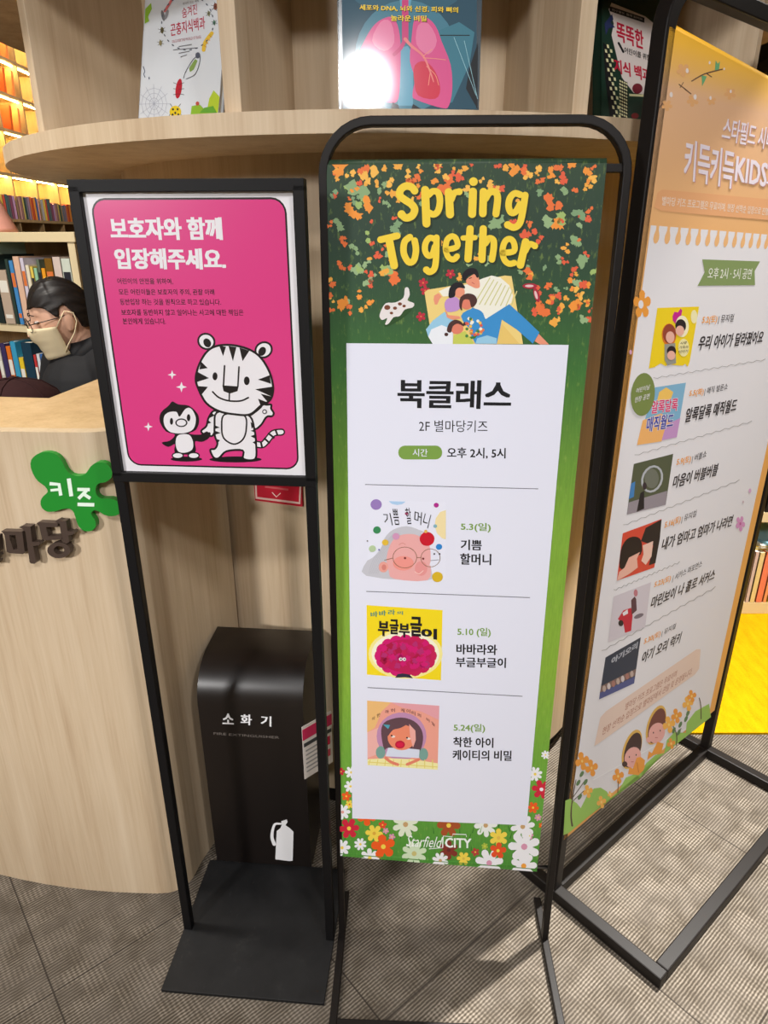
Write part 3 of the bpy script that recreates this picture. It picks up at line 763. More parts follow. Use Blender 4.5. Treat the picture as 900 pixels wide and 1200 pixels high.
a.text('기쁨', (464, 664), (529, 666), (464, 632), INK, Lx, .03); a.text('할머니', (462, 711), (559, 713), (462, 676), INK, Lx, .03)
a.c = (370, 690, 2.727)
a.stroke([(166, 313), (660, 341)], 2.4, LN, Lx, 0, cap=False)
a.text('5.10 (일)', (453, 151), (558, 153), (453, 121), GR, Lx, .025)
a.text('바바라와', (450, 206), (578, 209), (450, 174), INK, Lx, .03); a.text('부글부글이', (448, 247), (606, 250), (448, 216), INK, Lx, .03)
a.text('5.24(일)', (441, 456), (540, 458), (441, 428), GR, Lx, .025)
a.text('착한 아이', (440, 502), (566, 505), (440, 471), INK, Lx, .03); a.text('케이티의 비밀', (438, 544), (624, 547), (438, 512), INK, Lx, .03)
# picture one: grandmother with round glasses
a.c = (425, 575, 8.1818)
a.poly([(78, 85), (798, 105), (795, 862), (35, 815)], pr((228, 230, 244)), 13)
def disc(x, y, r, c, L=15): a.ell(x, y, r, r * .95, pr(c), L, 18)
hair = pr((196, 196, 204))
a.poly([(35, 810), (35, 680), (90, 640), (170, 560), (210, 450), (290, 370), (420, 335), (540, 370), (600, 400), (560, 430), (660, 760), (600, 856)], hair, 14, 3)
for i in range(7): a.stroke([(60 + i * 14, 790), (100 + i * 18, 660), (200 + i * 12, 520), (300 + i * 10, 400)], 3, pr((176, 176, 186)), 15, 4, cap=False)
a.poly([(230, 640), (270, 500), (350, 425), (470, 410), (560, 440), (640, 520), (650, 700), (620, 852), (300, 838), (250, 760)], pr((232, 170, 168)), 15, 3)
a.ell(390, 690, 100, 70, pr((236, 150, 140)), 16); a.ell(560, 740, 60, 70, pr((228, 150, 148)), 16)
a.ell(200, 726, 46, 52, pr((232, 162, 150)), 16); a.ell(205, 728, 22, 28, pr((214, 130, 120)), 17)
gl = pr((128, 96, 60))
a.stroke([(404 + 114 * cos(t), 634 + 100 * sin(t)) for t in [i * pi / 12 for i in range(24)]], 5, gl, 18, 0, True)
a.poly([(655, 560), (700, 566), (738, 610), (736, 670), (690, 720), (640, 710), (660, 640)], pr((226, 228, 242)), 17)
a.stroke([(650 + 92 * cos(t), 638 + 86 * sin(t)) for t in [i * pi / 12 for i in range(24)]], 5, gl, 18, 0, True)
a.stroke([(518, 636), (560, 634)], 6, gl, 18, 0); a.stroke([(210, 660), (290, 640)], 6, gl, 18, 0)
disc(406, 640, 11, (120, 50, 50), 18); disc(580, 646, 11, (120, 50, 50), 18); a.stroke([(350, 512), (380, 496), (410, 510)], 6, pr((210, 140, 130)), 18); a.stroke([(500, 770), (540, 790), (580, 760)], 5, pr((250, 220, 210)), 18); a.stroke([(650, 664), (730, 656)], 5, pr((90, 90, 100)), 18, 0)
disc(130, 128, 54, (150, 122, 186)); a.poly([(250, 96), (412, 100), (380, 124), (330, 132), (280, 122)], pr((170, 204, 236)), 15)
disc(705, 134, 24, (172, 40, 136)); a.poly([(798, 180), (740, 200), (700, 260), (690, 330), (710, 400), (760, 450), (796, 462)], pr((238, 220, 168)), 15)
for x, y, r, c in ((138, 371, 37, (56, 136, 86)), (217, 490, 31, (226, 186, 60)), (320, 432, 34, (208, 150, 186)), (94, 550, 34, (180, 202, 160)), (617, 456, 71, (200, 24, 44)), (731, 532, 30, (48, 134, 204)), (716, 820, 52, (214, 178, 40)), (695, 334, 18, (130, 176, 190)), (420, 214, 15, (170, 70, 110)), (46, 476, 7, (90, 70, 70)), (158, 560, 9, (110, 110, 170)), (686, 600, 9, (60, 50, 60)), (736, 600, 9, (60, 50, 60)), (604, 384, 16, (226, 180, 90))): disc(x, y, r, c, 19)
bk = pr((30, 26, 30))
a.text('기', (215, 322), (290, 326), (190, 205), bk, 20); a.text('쁨', (306, 322), (358, 322), (282, 168), bk, 20); a.text('할', (424, 316), (474, 312), (404, 160), bk, 20); a.text('머', (492, 302), (560, 325), (500, 180), bk, 20); a.text('니', (568, 330), (625, 356), (600, 200), bk, 20)
# picture two: curly magenta head on yellow
a.c = (425, 700, 8.571)
a.poly([(40, 72), (802, 122), (786, 826), (44, 768)], pr((242, 216, 30)), 13)
a.ell(430, 560, 372, 250, pr((244, 232, 150)), 14, 30); a.ell(430, 560, 340, 220, pr((244, 240, 214)), 14.5, 30)
random.seed(9)
P_ = [(180, 44, 110), (196, 28, 84), (206, 24, 110), (170, 20, 66), (190, 30, 96)]
for i in range(16):
    t = 2 * pi * i / 16; x, y = 432 + 248 * cos(t), 580 + 150 * sin(t)
    a.ell(x, y, 66, 66, pr(P_[1] if cos(t) > 0 else P_[2]), 15, 12)
a.ell(430, 580, 256, 166, pr((188, 24, 84)), 16, 26)
for i in range(60): a.blob(430 + random.uniform(-225, 225), 580 + random.uniform(-125, 125), 44, pr(random.choice(P_)), 17, 14, .6)
for x in (382, 418): a.ell(x, 612, 18, 17, pr((240, 236, 236)), 19, 10); a.ell(x + 3, 612, 8, 8, bk, 20, 8)
a.poly([(326, 798), (350, 764), (400, 754), (470, 766), (506, 804), (430, 794)], pr((50, 46, 66)), 18)
gt = pr((84, 140, 120))
for ch, x, y, d in (('바', 84, 194, -10), ('바', 168, 182, -8), ('라', 258, 172, -6), ('의', 346, 166, 0)): a.text(ch, (x, y), (x + 68 - (10 if ch == '의' else 0), y + d), (x - 2, y - (52 if ch != '의' else 34)), gt, 18, .03)
for ch, x, y, w_, h_, d in (('부', 160, 372, 100, 140, 6), ('글', 276, 356, 80, 140, 4), ('부', 370, 386, 96, 130, 6), ('글', 484, 374, 104, 184, 6), ('이', 596, 402, 140, 100, 10)): a.text(ch, (x, y), (x + w_, y + d), (x, y - h_), bk, 19, .055)
# picture three: shouting girl at a table
a.c = (425, 815, 9.0)
a.poly([(48, 46), (808, 100), (790, 772), (52, 722)], pr((234, 160, 142)), 13)
a.poly([(48, 46), (300, 64), (200, 160), (130, 330), (48, 380)], pr((234, 186, 120)), 14); a.poly([(300, 64), (808, 100), (804, 250), (620, 160), (420, 120)], pr((226, 160, 168)), 14); a.poly([(50, 380), (170, 330), (180, 600), (52, 650)], pr((236, 178, 170)), 14)
a.ell(410, 420, 262, 250, pr((190, 140, 178)), 15, 26)
a.ell(190, 590, 50, 66, pr((120, 160, 150)), 16); a.ell(640, 610, 50, 66, pr((120, 160, 150)), 16)
hm = pr((98, 70, 78))
a.poly([(200, 430), (200, 330), (250, 260), (400, 222), (540, 260), (620, 350), (636, 460), (600, 580), (520, 560), (280, 540), (230, 560)], hm, 17, 3)
a.poly([(240, 630), (270, 540), (420, 540), (600, 560), (594, 650)], pr((214, 220, 236)), 18)
a.ell(412, 430, 148, 136, pr((234, 138, 106)), 19, 24); a.poly([(490, 290), (556, 360), (560, 460), (530, 540), (500, 420)], pr((236, 170, 160)), 19.5)
a.poly([(262, 420), (290, 320), (400, 262), (480, 280), (400, 330), (320, 352)], hm, 20, 3)
a.ell(394, 506, 52, 42, pr((190, 20, 60)), 20); a.ell(394, 506, 36, 26, pr((214, 30, 70)), 21)
for x, y in ((306, 412), (468, 434)): a.ell(x + 16, y + 10, 22, 12, pr((240, 224, 214)), 20, 10); a.ell(x, y, 10, 10, bk, 21, 8)
a.poly([(214, 292), (290, 300), (270, 344)], pr((80, 160, 180)), 21)
a.poly([(52, 660), (300, 650), (520, 660), (794, 704), (790, 772), (52, 722)], pr((240, 232, 168)), 19)
for i in range(9): a.stroke([(80 + i * 82, 664), (66 + i * 84, 720 + i * 5)], 9, pr((226, 210, 110)), 20, 0, cap=False)
a.stroke([(54, 690), (790, 742)], 9, pr((226, 210, 110)), 20, 0, cap=False)
a.stroke([(245, 650), (300, 690), (370, 716)], 30, pr((226, 130, 104)), 21); a.stroke([(588, 664), (520, 694), (470, 714)], 30, pr((226, 130, 104)), 21)
for ch, x, y, ro in (('착', 124, 232, -.5), ('한', 176, 196, -.4), ('아', 262, 160, -.2), ('이', 322, 146, -.1), ('케', 420, 146, .1), ('이', 478, 154, .15), ('티', 530, 176, .3), ('의', 588, 196, .4), ('비', 676, 246, .6), ('밀', 730, 288, .7)):
    c_, s_ = cos(ro) * 20, sin(ro) * 20
    a.text(ch, (x - c_ - s_ * -1, y - s_ + c_), (x + c_ + s_, y + s_ + c_), (x - c_ + s_, y - s_ - c_), pr((90, 50, 56)), 20)
# bottom meadow with big daisies
a.c = (390, 880, 3.4615); random.seed(3)
FW, FR, FO, FY, FP = pr((236, 236, 240)), pr((204, 36, 60)), pr((236, 92, 32)), pr((240, 212, 80)), pr((214, 150, 176))
cw = pr((196, 160, 110))
for x, y, r, m, c_, pt in ((66, 312, 42, FR, FY, 6), (138, 262, 40, FO, FY, 5), (112, 376, 26, FW, FY, 8), (168, 332, 36, FY, pr((220, 170, 60)), 6), (205, 386, 50, FO, FY, 5), (202, 298, 17, pr((226, 70, 40)), FY, 5), (330, 414, 52, pr((206, 224, 190)), pr((200, 190, 120)), 8), (470, 400, 40, pr((130, 50, 40)), pr((100, 40, 40)), 6), (530, 434, 28, FY, pr((220, 190, 80)), 6), (436, 442, 34, FW, cw, 8), (578, 408, 17, pr((180, 60, 56)), FY, 5), (634, 452, 58, FW, FP, 7), (672, 350, 38, FY, pr((230, 190, 80)), 6), (670, 402, 34, pr((228, 80, 36)), FY, 5), (616, 384, 14, pr((170, 190, 70)), FY, 6), (776, 386, 66, FW, FP, 7), (774, 464, 54, FW, pr((236, 160, 60)), 7), (798, 342, 16, FP, FY, 5), (240, 346, 14, FP, FY, 5), (215, 322, 13, FP, FY, 5), (150, 432, 40, FW, FY, 7), (38, 390, 34, FW, FY, 7)):
    a.flower(x, y, r, m, 4, pt, .5, ctr=c_, asp=1.0)
for x, y, r, m, c_, pt in ((295, 296, 54, pr((222, 230, 206)), cw, 8), (470, 300, 48, pr((166, 80, 40)), FY, 6), (620, 300, 48, pr((232, 236, 232)), cw, 8), (770, 305, 50, FW, cw, 8)):
    a.flower(x, y, r, m, 3, pt, .5, ctr=c_)
for x, y, r, m, c_, pt in ((75, 85, 26, FW, FY, 7), (34, 82, 16, FR, FY, 5), (72, 142, 26, FW, FY, 7), (55, 182, 20, FO, FY, 5), (68, 215, 18, FY, FO, 6), (40, 246, 32, FW, pr((230, 160, 150)), 7), (820, 92, 30, FW, FY, 8), (862, 14, 18, FW, FY, 7), (846, 154, 40, FR, FW, 6), (812, 228, 24, FO, FY, 6), (832, 268, 15, FP, FY, 6), (846, 300, 12, FO, FY, 5)):
    a.flower(x, y, r, m, 2.2, pt, .5, ctr=c_)
DG = pr((46, 104, 40))
for i in range(60):
    x, y = random.uniform(40, 820), random.uniform(300, 440)
    a.stroke([(x, y), (x + random.uniform(-12, 12), y - random.uniform(16, 34))], (4, 1), random.choice([DG, pr((96, 160, 60))]), 2.5, 0, cap=False)
LW = pr((240, 246, 240))
a.text('Starfield', (296, 384), (434, 390), (308, 340), LW, 8, .006); a.stroke([(390, 394), (444, 390), (446, 352)], 3, LW, 8, 0, cap=False)
a.text('CITY', (456, 388), (560, 391), (456, 350), LW, 8, .03)
a.stroke([(446, 390), (448, 342), (484, 346), (486, 334), (540, 336), (542, 346)], 3.4, LW, 8, 0, cap=False)
a.stroke([(302, 376), (318, 384), (330, 372)], 3, LW, 8)
a.build('banner', cs, a.M, label='green spring banner with white programme panel and flowers')
r0, r1 = cq[3], cq[2]
MB().tube([(r0[0] + .004, .004, r0[1] + .008), (r1[0] + .024, .004, r1[1] + .008)], .004, mat('steel_rod', (150, 150, 154), .3, .5, 1)).build('weight_rod', cs, a.M, label='thin steel rod')

# ------------------------------------------------------------------ orange banner stand
OA, OB = V3((.416, 1.21, 0)), V3((1.003, 1.703, 0))
OU = (OB - OA).normalized(); OW = (OB - OA).length
os_ = empty('banner_stand', ((OA + OB) / 2), math.atan2(OU.y, OU.x), 'tall dark square tube stand holding the orange children programme banner', 'banner stand')
OM = frameM(OA, OU)
rr = .07; TZ = 1.853
pth = [(0, .03)] + [(rr - rr * cos(t), TZ - rr + rr * sin(t)) for t in [pi / 2 * i / 8 for i in range(9)]] + [(OW - rr + rr * sin(t), TZ - rr + rr * cos(t)) for t in [pi / 2 * i / 8 for i in range(9)]] + [(OW, .03)]
MB().sweep(pth, .026, .026, BROWNBLACK).build('frame', os_, OM, bevel=.0025)
for x in (0, OW):
    MB().box((x, -.08, .015), (.03, .42, .03), BROWNBLACK).build('base_bar', os_, OM, bevel=.003)
MB().box((OW / 2, 0, .015), (OW - .03, .03, .03), BROWNBLACK).build('base_bar', os_, OM, bevel=.003)
MB().box((OW / 2, -.275, .015), (OW - .03, .03, .03), BROWNBLACK).build('base_bar', os_, OM, bevel=.003)
a = Art(OA, OU, (0, 0, 1)); a.O = OA + a.N * .012; a.M = frameM(a.O, OU); a.base = .0011; a.ls = .00005
def orange_bg():
    t = NT('orange_banner_print', .5, .3)
    sp = t.n('ShaderNodeSeparateXYZ'); t.l(t.tc, sp.inputs[0]); z = sp.outputs[2]
    g = t.ramp(t.math('DIVIDE', z, 1.8), [(.75, (236, 172, 92)), (.86, (236, 184, 128)), (.95, (232, 186, 146)), (.968, (242, 190, 104)), (.985, (255, 196, 66)), (.998, (255, 190, 40))])
    return t.out(g)
OBG = orange_bg()
tl = a.uv((784, 31)); bl_ = a.uv((660, 978)); sl = -.075
cq = [(tl[0], tl[1]), (.738, tl[1] + sl * .73), (.738, .187), (bl_[0] + .004, .19)]
a.add([(u, y, v) for y in (-.001, .001) for u, v in cq], [(4, 5, 6, 7), (0, 1, 5, 4), (1, 2, 6, 5), (2, 3, 7, 6), (3, 0, 4, 7)], pr((236, 232, 226)))
a.add([(u, -.001, v) for u, v in cq], [(0, 3, 2, 1)], OBG)
a.tube([(cq[0][0], .008, cq[0][1]), (cq[1][0], .008, cq[1][1])], .009, OBG)
HG = pr((156, 200, 96))
a.tube([(cq[3][0] + .002, .0165, cq[3][1] + .008), (cq[2][0], .0165, cq[2][1] + .008)], .0155, HG, 14)
PW = pr((228, 226, 230)); OT = pr((236, 158, 66))
pl_t = a.uv((762, 264)); pl_b = a.uv((672, 918)); ptr = a.uv((900, 275)); slp = (ptr[1] - pl_t[1]) / (ptr[0] - pl_t[0])
vt = lambda u: pl_t[1] + slp * (u - pl_t[0])
UR = .700
a.raw([pl_t, (pl_b[0], .21), (UR, .21), (UR, vt(UR))], PW, 1)
# scalloped notches along the top of the sheet
u = pl_t[0] + .022
while u < UR - .01:
    v = vt(u)
    a.raw([(u + x_, v + y_ * .46) for x_, y_ in ((-.0045, .006), (.0045, .006), (.0045, -.014), (.0085, -.030), (.0092, -.044), (.0055, -.056), (0, -.060), (-.0055, -.056), (-.0092, -.044), (-.0085, -.030), (-.0045, -.014))], pr((236, 184, 126)), 2)
    u += .0358
# heading
a.c = (780, 120, 5.4545)
LV = pr((238, 228, 238)); LSH = pr((206, 150, 140))
for dx, m, L in ((5, LSH, 3), (0, LV, 4)):
    a.text('스타필드 시티', (352 + dx, 240 + dx), (668 + dx, 306 + dx), (372 + dx, 92 + dx), m, L, .02)
    a.text('키득키득', (112 + dx, 492 + dx), (420 + dx, 550 + dx), (126 + dx, 236 + dx), m, L, .03)
    a.text('KIDS', (438 + dx, 500 + dx), (634 + dx, 538 + dx), (452 + dx, 345 + dx), m, L, .03)
    a.stroke([(640 + dx, 512 + dx), (700 + dx, 522 + dx)], 14, m, L, 0, cap=False)
a.c = (690, 0, 3.638)
a.poly([(290, 822), (310, 808), (900, 862), (900, 950), (306, 900), (276, 884)], pr((232, 172, 122)), 1.5)
a.text('별마당 키즈 프로그램은 무료이며, 현장 선착순 입장으로 진행됩니다', (308, 876), (800, 924), (312, 836), pr((240, 222, 206)), 3, .012)
BRN = pr((110, 84, 66)); LG = pr((110, 176, 124))
a.stroke([(436, 346), (490, 316), (565, 296)], 5, BRN, 3); a.stroke([(500, 314), (520, 328)], 4, BRN, 3, 0); a.stroke([(382, 360), (432, 400)], 4, BRN, 3, 0); a.stroke([(386, 374), (400, 352)], 3, BRN, 3, 0); a.stroke([(298, 460), (312, 440)], 4, BRN, 3, 0)
a.poly([(534, 300), (538, 258), (546, 272), (556, 262), (552, 296)], LG, 3); a.poly([(478, 322), (500, 326), (492, 344), (480, 368)], LG, 3)
for x, y, r in ((416, 302, 9), (348, 404, 10), (450, 414, 10), (516, 418, 7), (602, 390, 6), (512, 268, 6), (574, 294, 5)): a.ell(x, y, r * .7, r * 1.2, pr((240, 228, 222)), 3, 10)
for x, y, r in ((330, 450, 24), (400, 300, 30), (440, 430, 26), (600, 400, 26), (520, 430, 20)): a.flower(x, y, r, pr((234, 178, 120)), 1.2, 5)
a.c = (780, 120, 5.4545)
a.poly([(230, 1003), (600, 1016), (565, 1078), (568, 1168), (200, 1172), (245, 1085)], pr((132, 152, 96)), 3)
a.text('오후 2시 · 5시 공연', (262, 1128), (540, 1130), (272, 1054), pr((232, 234, 222)), 5, .012)
# six shows
a.c = (670, 330, 3.6348)
DK = pr((44, 38, 40)); DL = pr((150, 148, 146))
def show(date, kind, title, d, k, t):
    a.text(date, *d, OT, 4, .03); a.text('| ' + kind, *k, DK, 4, .008); a.text(title, *t, DK, 4, .035); a.text(title, *t, DK, 4.4, .02)
def wav(p, q, n=26):
    a.stroke([(p[0] + (q[0] - p[0]) * i / n, p[1] + (q[1] - p[1]) * i / n + (3 if i % 2 else -3)) for i in range(n + 1)], 2.2, DL, 3, 0, cap=False)
a.flower(297, 97, 62, OT, 3, 5, .5, .3, asp=.62); a.ell(292, 97, 11, 18, PW, 4, 12)
show('5.2(토)', '뮤지컬', '우리 아이가 달라졌어요', ((550, 184), (613, 180), (557, 148)), ((620, 180), (684, 174), (626, 142)), ((532, 292), (806, 262), (546, 232)))
wav((345, 412), (822, 332)); wav((265, 740), (765, 595)); wav((217, 1038), (712, 846))
show('5.5(화)', '매직 벌룬쇼', '알록달록 매직월드', ((496, 494), (556, 486), (502, 460)), ((561, 486), (658, 464), (567, 452)), ((478, 600), (694, 552), (490, 540)))
show('5.9(토)', '버블쇼', '마음이 버블버블', ((442, 788), (502, 774), (448, 754)), ((508, 774), (568, 752), (514, 738)), ((425, 882), (614, 824), (437, 826)))
show('5.16(토)', '뮤지컬', '내가 엄마고 엄마가 나라면', ((391, 1056), (458, 1030), (397, 1022)), ((464, 1030), (525, 1004), (470, 996)), ((378, 1146), (676, 1040), (390, 1092)))
# picture: family on yellow
YG = pr((238, 208, 34))
a.poly([(362, 112), (540, 106), (500, 340), (492, 362), (480, 350), (470, 358), (440, 356), (410, 352), (396, 360), (376, 348), (350, 364), (326, 370)], YG, 3)
a.c = (750, 340, 6.3125)
a.poly([(236, 190), (250, 160), (276, 164), (296, 134), (308, 150), (300, 190), (258, 250), (238, 225)], pr((196, 40, 140)), 4)
SKN = pr((232, 178, 160)); BRW = pr((150, 70, 50)); BKK = pr((44, 34, 36))
a.ell(210, 330, 54, 84, pr((220, 120, 40)), 4); a.ell(212, 322, 48, 72, BRW, 5); a.ell(218, 348, 32, 44, SKN, 6)
a.ell(306, 268, 50, 80, pr((244, 236, 200)), 4); a.ell(296, 264, 40, 50, BKK, 5); a.ell(290, 300, 32, 38, SKN, 6)
a.poly([(176, 400), (256, 390), (262, 540), (200, 556), (178, 520)], pr((150, 150, 140)), 5); a.ell(228, 452, 34, 40, BKK, 6); a.ell(226, 482, 30, 34, SKN, 7)
a.ell(318, 425, 40, 66, pr((240, 230, 170)), 5)
a.ell(395, 196, 24, 50, pr((240, 232, 180)), 4)
for x, y, t, w_, h_ in ((290, 402, '사랑', 50, 20), (282, 434, '가족의', 66, 20), (278, 466, '이야기', 70, 22)): a.text(t, (x, y), (x + w_, y - 6), (x + 4, y - h_), DK, 7, .01)
a.c = (670, 330, 3.6348)
a.poly([(352, 450), (484, 430), (445, 662), (275, 696)], pr((128, 178, 208)), 3)
a.poly([(300, 590), (380, 560), (420, 600), (380, 680), (275, 696)], pr((240, 180, 110)), 3.3); a.poly([(400, 610), (460, 580), (445, 662), (380, 676)], pr((196, 150, 200)), 3.4); a.poly([(370, 470), (400, 450), (430, 470), (420, 500), (360, 510)], pr((240, 196, 100)), 3.4)
a.text('알록달록', (336, 562), (446, 548), (340, 508), PW, 4, .09); a.text('알록달록', (336, 562), (446, 548), (340, 508), pr((216, 40, 110)), 5, .03)
a.text('매직월드', (314, 640), (426, 620), (322, 578), PW, 4, .09); a.text('매직월드', (314, 640), (426, 620), (322, 578), pr((60, 60, 160)), 5, .03)
a.ell(300, 480, 51, 92, pr((122, 138, 76)), 6, 26, .1); a.text('어린이날', (270, 476), (328, 458), (274, 454), PW, 7, .01); a.text('현장 공연', (264, 516), (326, 498), (268, 492), PW, 7, .01)
a.poly([(262, 776), (430, 733), (398, 950), (232, 992)], pr((86, 92, 70)), 3); a.poly([(240, 940), (405, 890), (398, 950), (232, 992)], pr((150, 142, 150)), 3.4); a.poly([(250, 860), (268, 850), (262, 916), (240, 926)], pr((70, 130, 190)), 3.6)
a.stroke([(340 + 42 * cos(t) - 8 * sin(t), 840 + 54 * sin(t)) for t in [i * pi / 8 for i in range(16)]], 9, pr((180, 184, 190)), 3.8, 0, True); a.ell(338, 838, 30, 42, pr((112, 116, 104)), 3.6)
a.poly([(290, 900), (306, 890), (306, 966), (274, 980)], pr((36, 34, 40)), 4); a.ell(308, 870, 9, 16, pr((60, 50, 56)), 4)
a.c = (695, 520, 3.8667)
a.poly([(132, 405), (308, 340), (275, 560), (105, 620)], pr((214, 76, 58)), 3)
a.poly([(118, 560), (124, 480), (150, 432), (190, 420), (216, 440), (214, 500), (160, 520), (146, 560)], pr((38, 30, 32)), 4, 3); a.poly([(160, 515), (210, 490), (196, 520), (200, 560), (160, 590), (105, 620), (116, 580), (140, 560)], SKN, 5)
a.poly([(214, 440), (236, 380), (308, 342), (300, 430), (280, 540), (250, 550), (270, 460)], pr((42, 36, 38)), 4); a.poly([(222, 460), (270, 440), (262, 510), (236, 548), (216, 530), (226, 500)], pr((236, 196, 180)), 5)
a.c = (640, 640, 3.3346)
wav((262, 172), (520, 62)); wav((215, 410), (660, 160))
show('5.23(토)', '서커스 퍼포먼스', '마린보이 나 홀로 서커스', ((418, 166), (482, 140), (424, 138)), ((490, 142), (604, 84), (496, 110)), ((404, 246), (652, 130), (416, 196)))
show('5.30(토)', '뮤지컬', '아기 오리 럭키', ((378, 388), (442, 356), (384, 360)), ((448, 354), (502, 324), (453, 328)), ((368, 460), (518, 378), (380, 412)))
a.poly([(262, 196), (408, 140), (385, 315), (240, 375)], pr((208, 200, 208)), 3)
RED = pr((196, 40, 60))
a.poly([(278, 284), (300, 250), (330, 240), (336, 270), (330, 330), (306, 338), (300, 300)], RED, 4); a.poly([(296, 260), (316, 246), (318, 262), (300, 272)], PW, 5); a.poly([(330, 210), (344, 196), (350, 206), (352, 250), (332, 268)], pr((90, 60, 70)), 4); a.ell(348, 182, 8, 14, pr((190, 120, 130)), 4); a.ell(290, 300, 10, 12, DK, 5); a.ell(360, 272, 20, 8, pr((120, 110, 120)), 4, rot=-.4)
a.poly([(230, 434), (368, 355), (342, 535), (205, 598)], pr((52, 60, 76)), 3); a.poly([(214, 545), (350, 478), (345, 505), (208, 572)], pr((130, 104, 96)), 4); a.poly([(208, 572), (345, 508), (342, 535), (205, 598)], pr((84, 90, 140)), 4)
a.text('아기오리', (252, 462), (352, 398), (256, 436), pr((176, 180, 190)), 5, .05)
for i in range(7): a.ell(225 + i * 18, 556 - i * 9.6, 7, 13, pr(((190, 170, 160), (210, 200, 200), (170, 120, 110))[i % 3]), 5, 8)
a.poly([(210, 668), (232, 644), (586, 402), (602, 402), (596, 478), (580, 500), (200, 772), (186, 780)], pr((228, 204, 190)), 3)
PK = pr((176, 120, 100))
a.text('별마당 키즈 프로그램은 무료이며', (305, 642), (505, 510), (311, 612), PK, 4, .008); a.text('현장 선착순 입장으로 별마당에서 관람 및 운영됩니다.', (215, 740), (566, 500), (222, 708), PK, 4, .008)
# meadow at the foot
a.c = (650, 840, 4.5)
hill = [(54, 440), (80, 430), (115, 455), (135, 480), (170, 410), (205, 376), (240, 372), (272, 392), (296, 428), (330, 400), (372, 320), (420, 300), (452, 318), (480, 244), (530, 200), (575, 190), (590, 120), (630, 80), (690, 84), (694, 30), (740, -30), (812, -70), (822, 0), (700, 96), (560, 206), (440, 306), (300, 420), (180, 520), (70, 612), (44, 622)]
a.poly(hill, HG, 4)
OF, OF2, PNK = pr((240, 160, 64)), pr((246, 184, 84)), pr((236, 176, 168))
for pts in ([(384, 300), (392, 262), (410, 272), (430, 214), (452, 210), (474, 228), (466, 280), (440, 306)], [(486, 226), (494, 180), (510, 190), (540, 130), (572, 140), (560, 190), (520, 200)]): a.poly(pts, OF, 5)
for x, y in ((405, 170), (532, 42)):
    a.ell(x, y, 46, 108, pr((226, 180, 90)), 3, 24, .3); a.ell(x + 4, y + 4, 40, 96, pr((70, 48, 46)) if x < 500 else pr((120, 70, 60)), 4, 24, .3)
    a.ell(x + 4, y + 42, 42, 56, PNK, 5, 20, .35); a.ell(x - 38, y + 78, 14, 15, pr((70, 48, 46)) if x < 500 else PNK, 6)
    for dx in (-14, 22): a.ell(x + dx, y + 36 - dx * .3, 3, 5, DK, 7, 8)
    a.stroke([(x - 4, y + 66), (x + 8, y + 66)], 3, pr((190, 80, 90)), 7, 0)
def flow(x, y, r, m): a.flower(x, y, r, m, 6, 4, .4, .5, asp=.75); a.ell(x, y, 5, 8, pr((250, 214, 130)), 7, 8)
STM = pr((92, 76, 60)); LFG = pr((96, 130, 84))
a.stroke([(90, 572), (84, 520), (90, 440), (110, 330)], (10, 4), STM, 6); a.stroke([(92, 450), (76, 350)], 4, STM, 6, 0); a.stroke([(96, 440), (150, 390)], 4, STM, 6, 0); a.stroke([(96, 420), (160, 330)], 4, STM, 6, 0)
for x, y in ((122, 346), (160, 342), (130, 420), (140, 300)): a.ell(x, y, 9, 18, LFG, 6, 10, .5)
for x, y, r, m in ((142, 232, 50, OF), (192, 268, 46, OF), (172, 392, 36, OF2), (244, 448, 34, OF2), (332, 312, 42, OF), (290, 408, 18, OF2), (600, 40, 46, OF2), (612, 140, 30, OF), (640, -6, 40, OF), (700, -70, 40, OF2), (720, -110, 34, OF)): flow(x, y, r, m)
a.stroke([(334, 340), (330, 400)], 4, STM, 6, 0); a.stroke([(640, 150), (640, 90), (618, 40)], 5, STM, 6); a.stroke([(640, 100), (664, 60)], 4, STM, 6, 0)
for x, y in ((652, 80), (626, 70), (660, 40), (700, -20), (690, 10)): a.ell(x, y, 8, 18, LFG, 6, 10, .4)
a.stroke([(432, 240), (440, 290)], 3, pr((200, 110, 50)), 6, 0)
a.stroke([(770, 10), (768, -60), (760, -100)], 5, STM, 6)
a.stroke([(200, 332), (690, 62)], 4, pr((240, 240, 242)), 3.5, 0, cap=False)
a.c = (670, 330, 3.6348)
a.flower(716, 1030, 34, pr((214, 150, 196)), 4, 5, .5, asp=.6, ctr=pr((190, 90, 150))); a.ell(757, 890, 6, 10, pr((214, 170, 206)), 4, 8); a.ell(728, 938, 4, 6, pr((200, 180, 190)), 4, 8); a.ell(248, 300, 6, 11, pr((214, 160, 190)), 4, 8)
a.build('banner', os_, a.M, label='orange and white programme banner with six shows')
MB().tube([(cq[3][0] - .004, .012, cq[3][1] + .004), (cq[2][0] + .014, .012, cq[2][1] + .004)], .006, BLACK).build('weight_rod', os_, a.M)

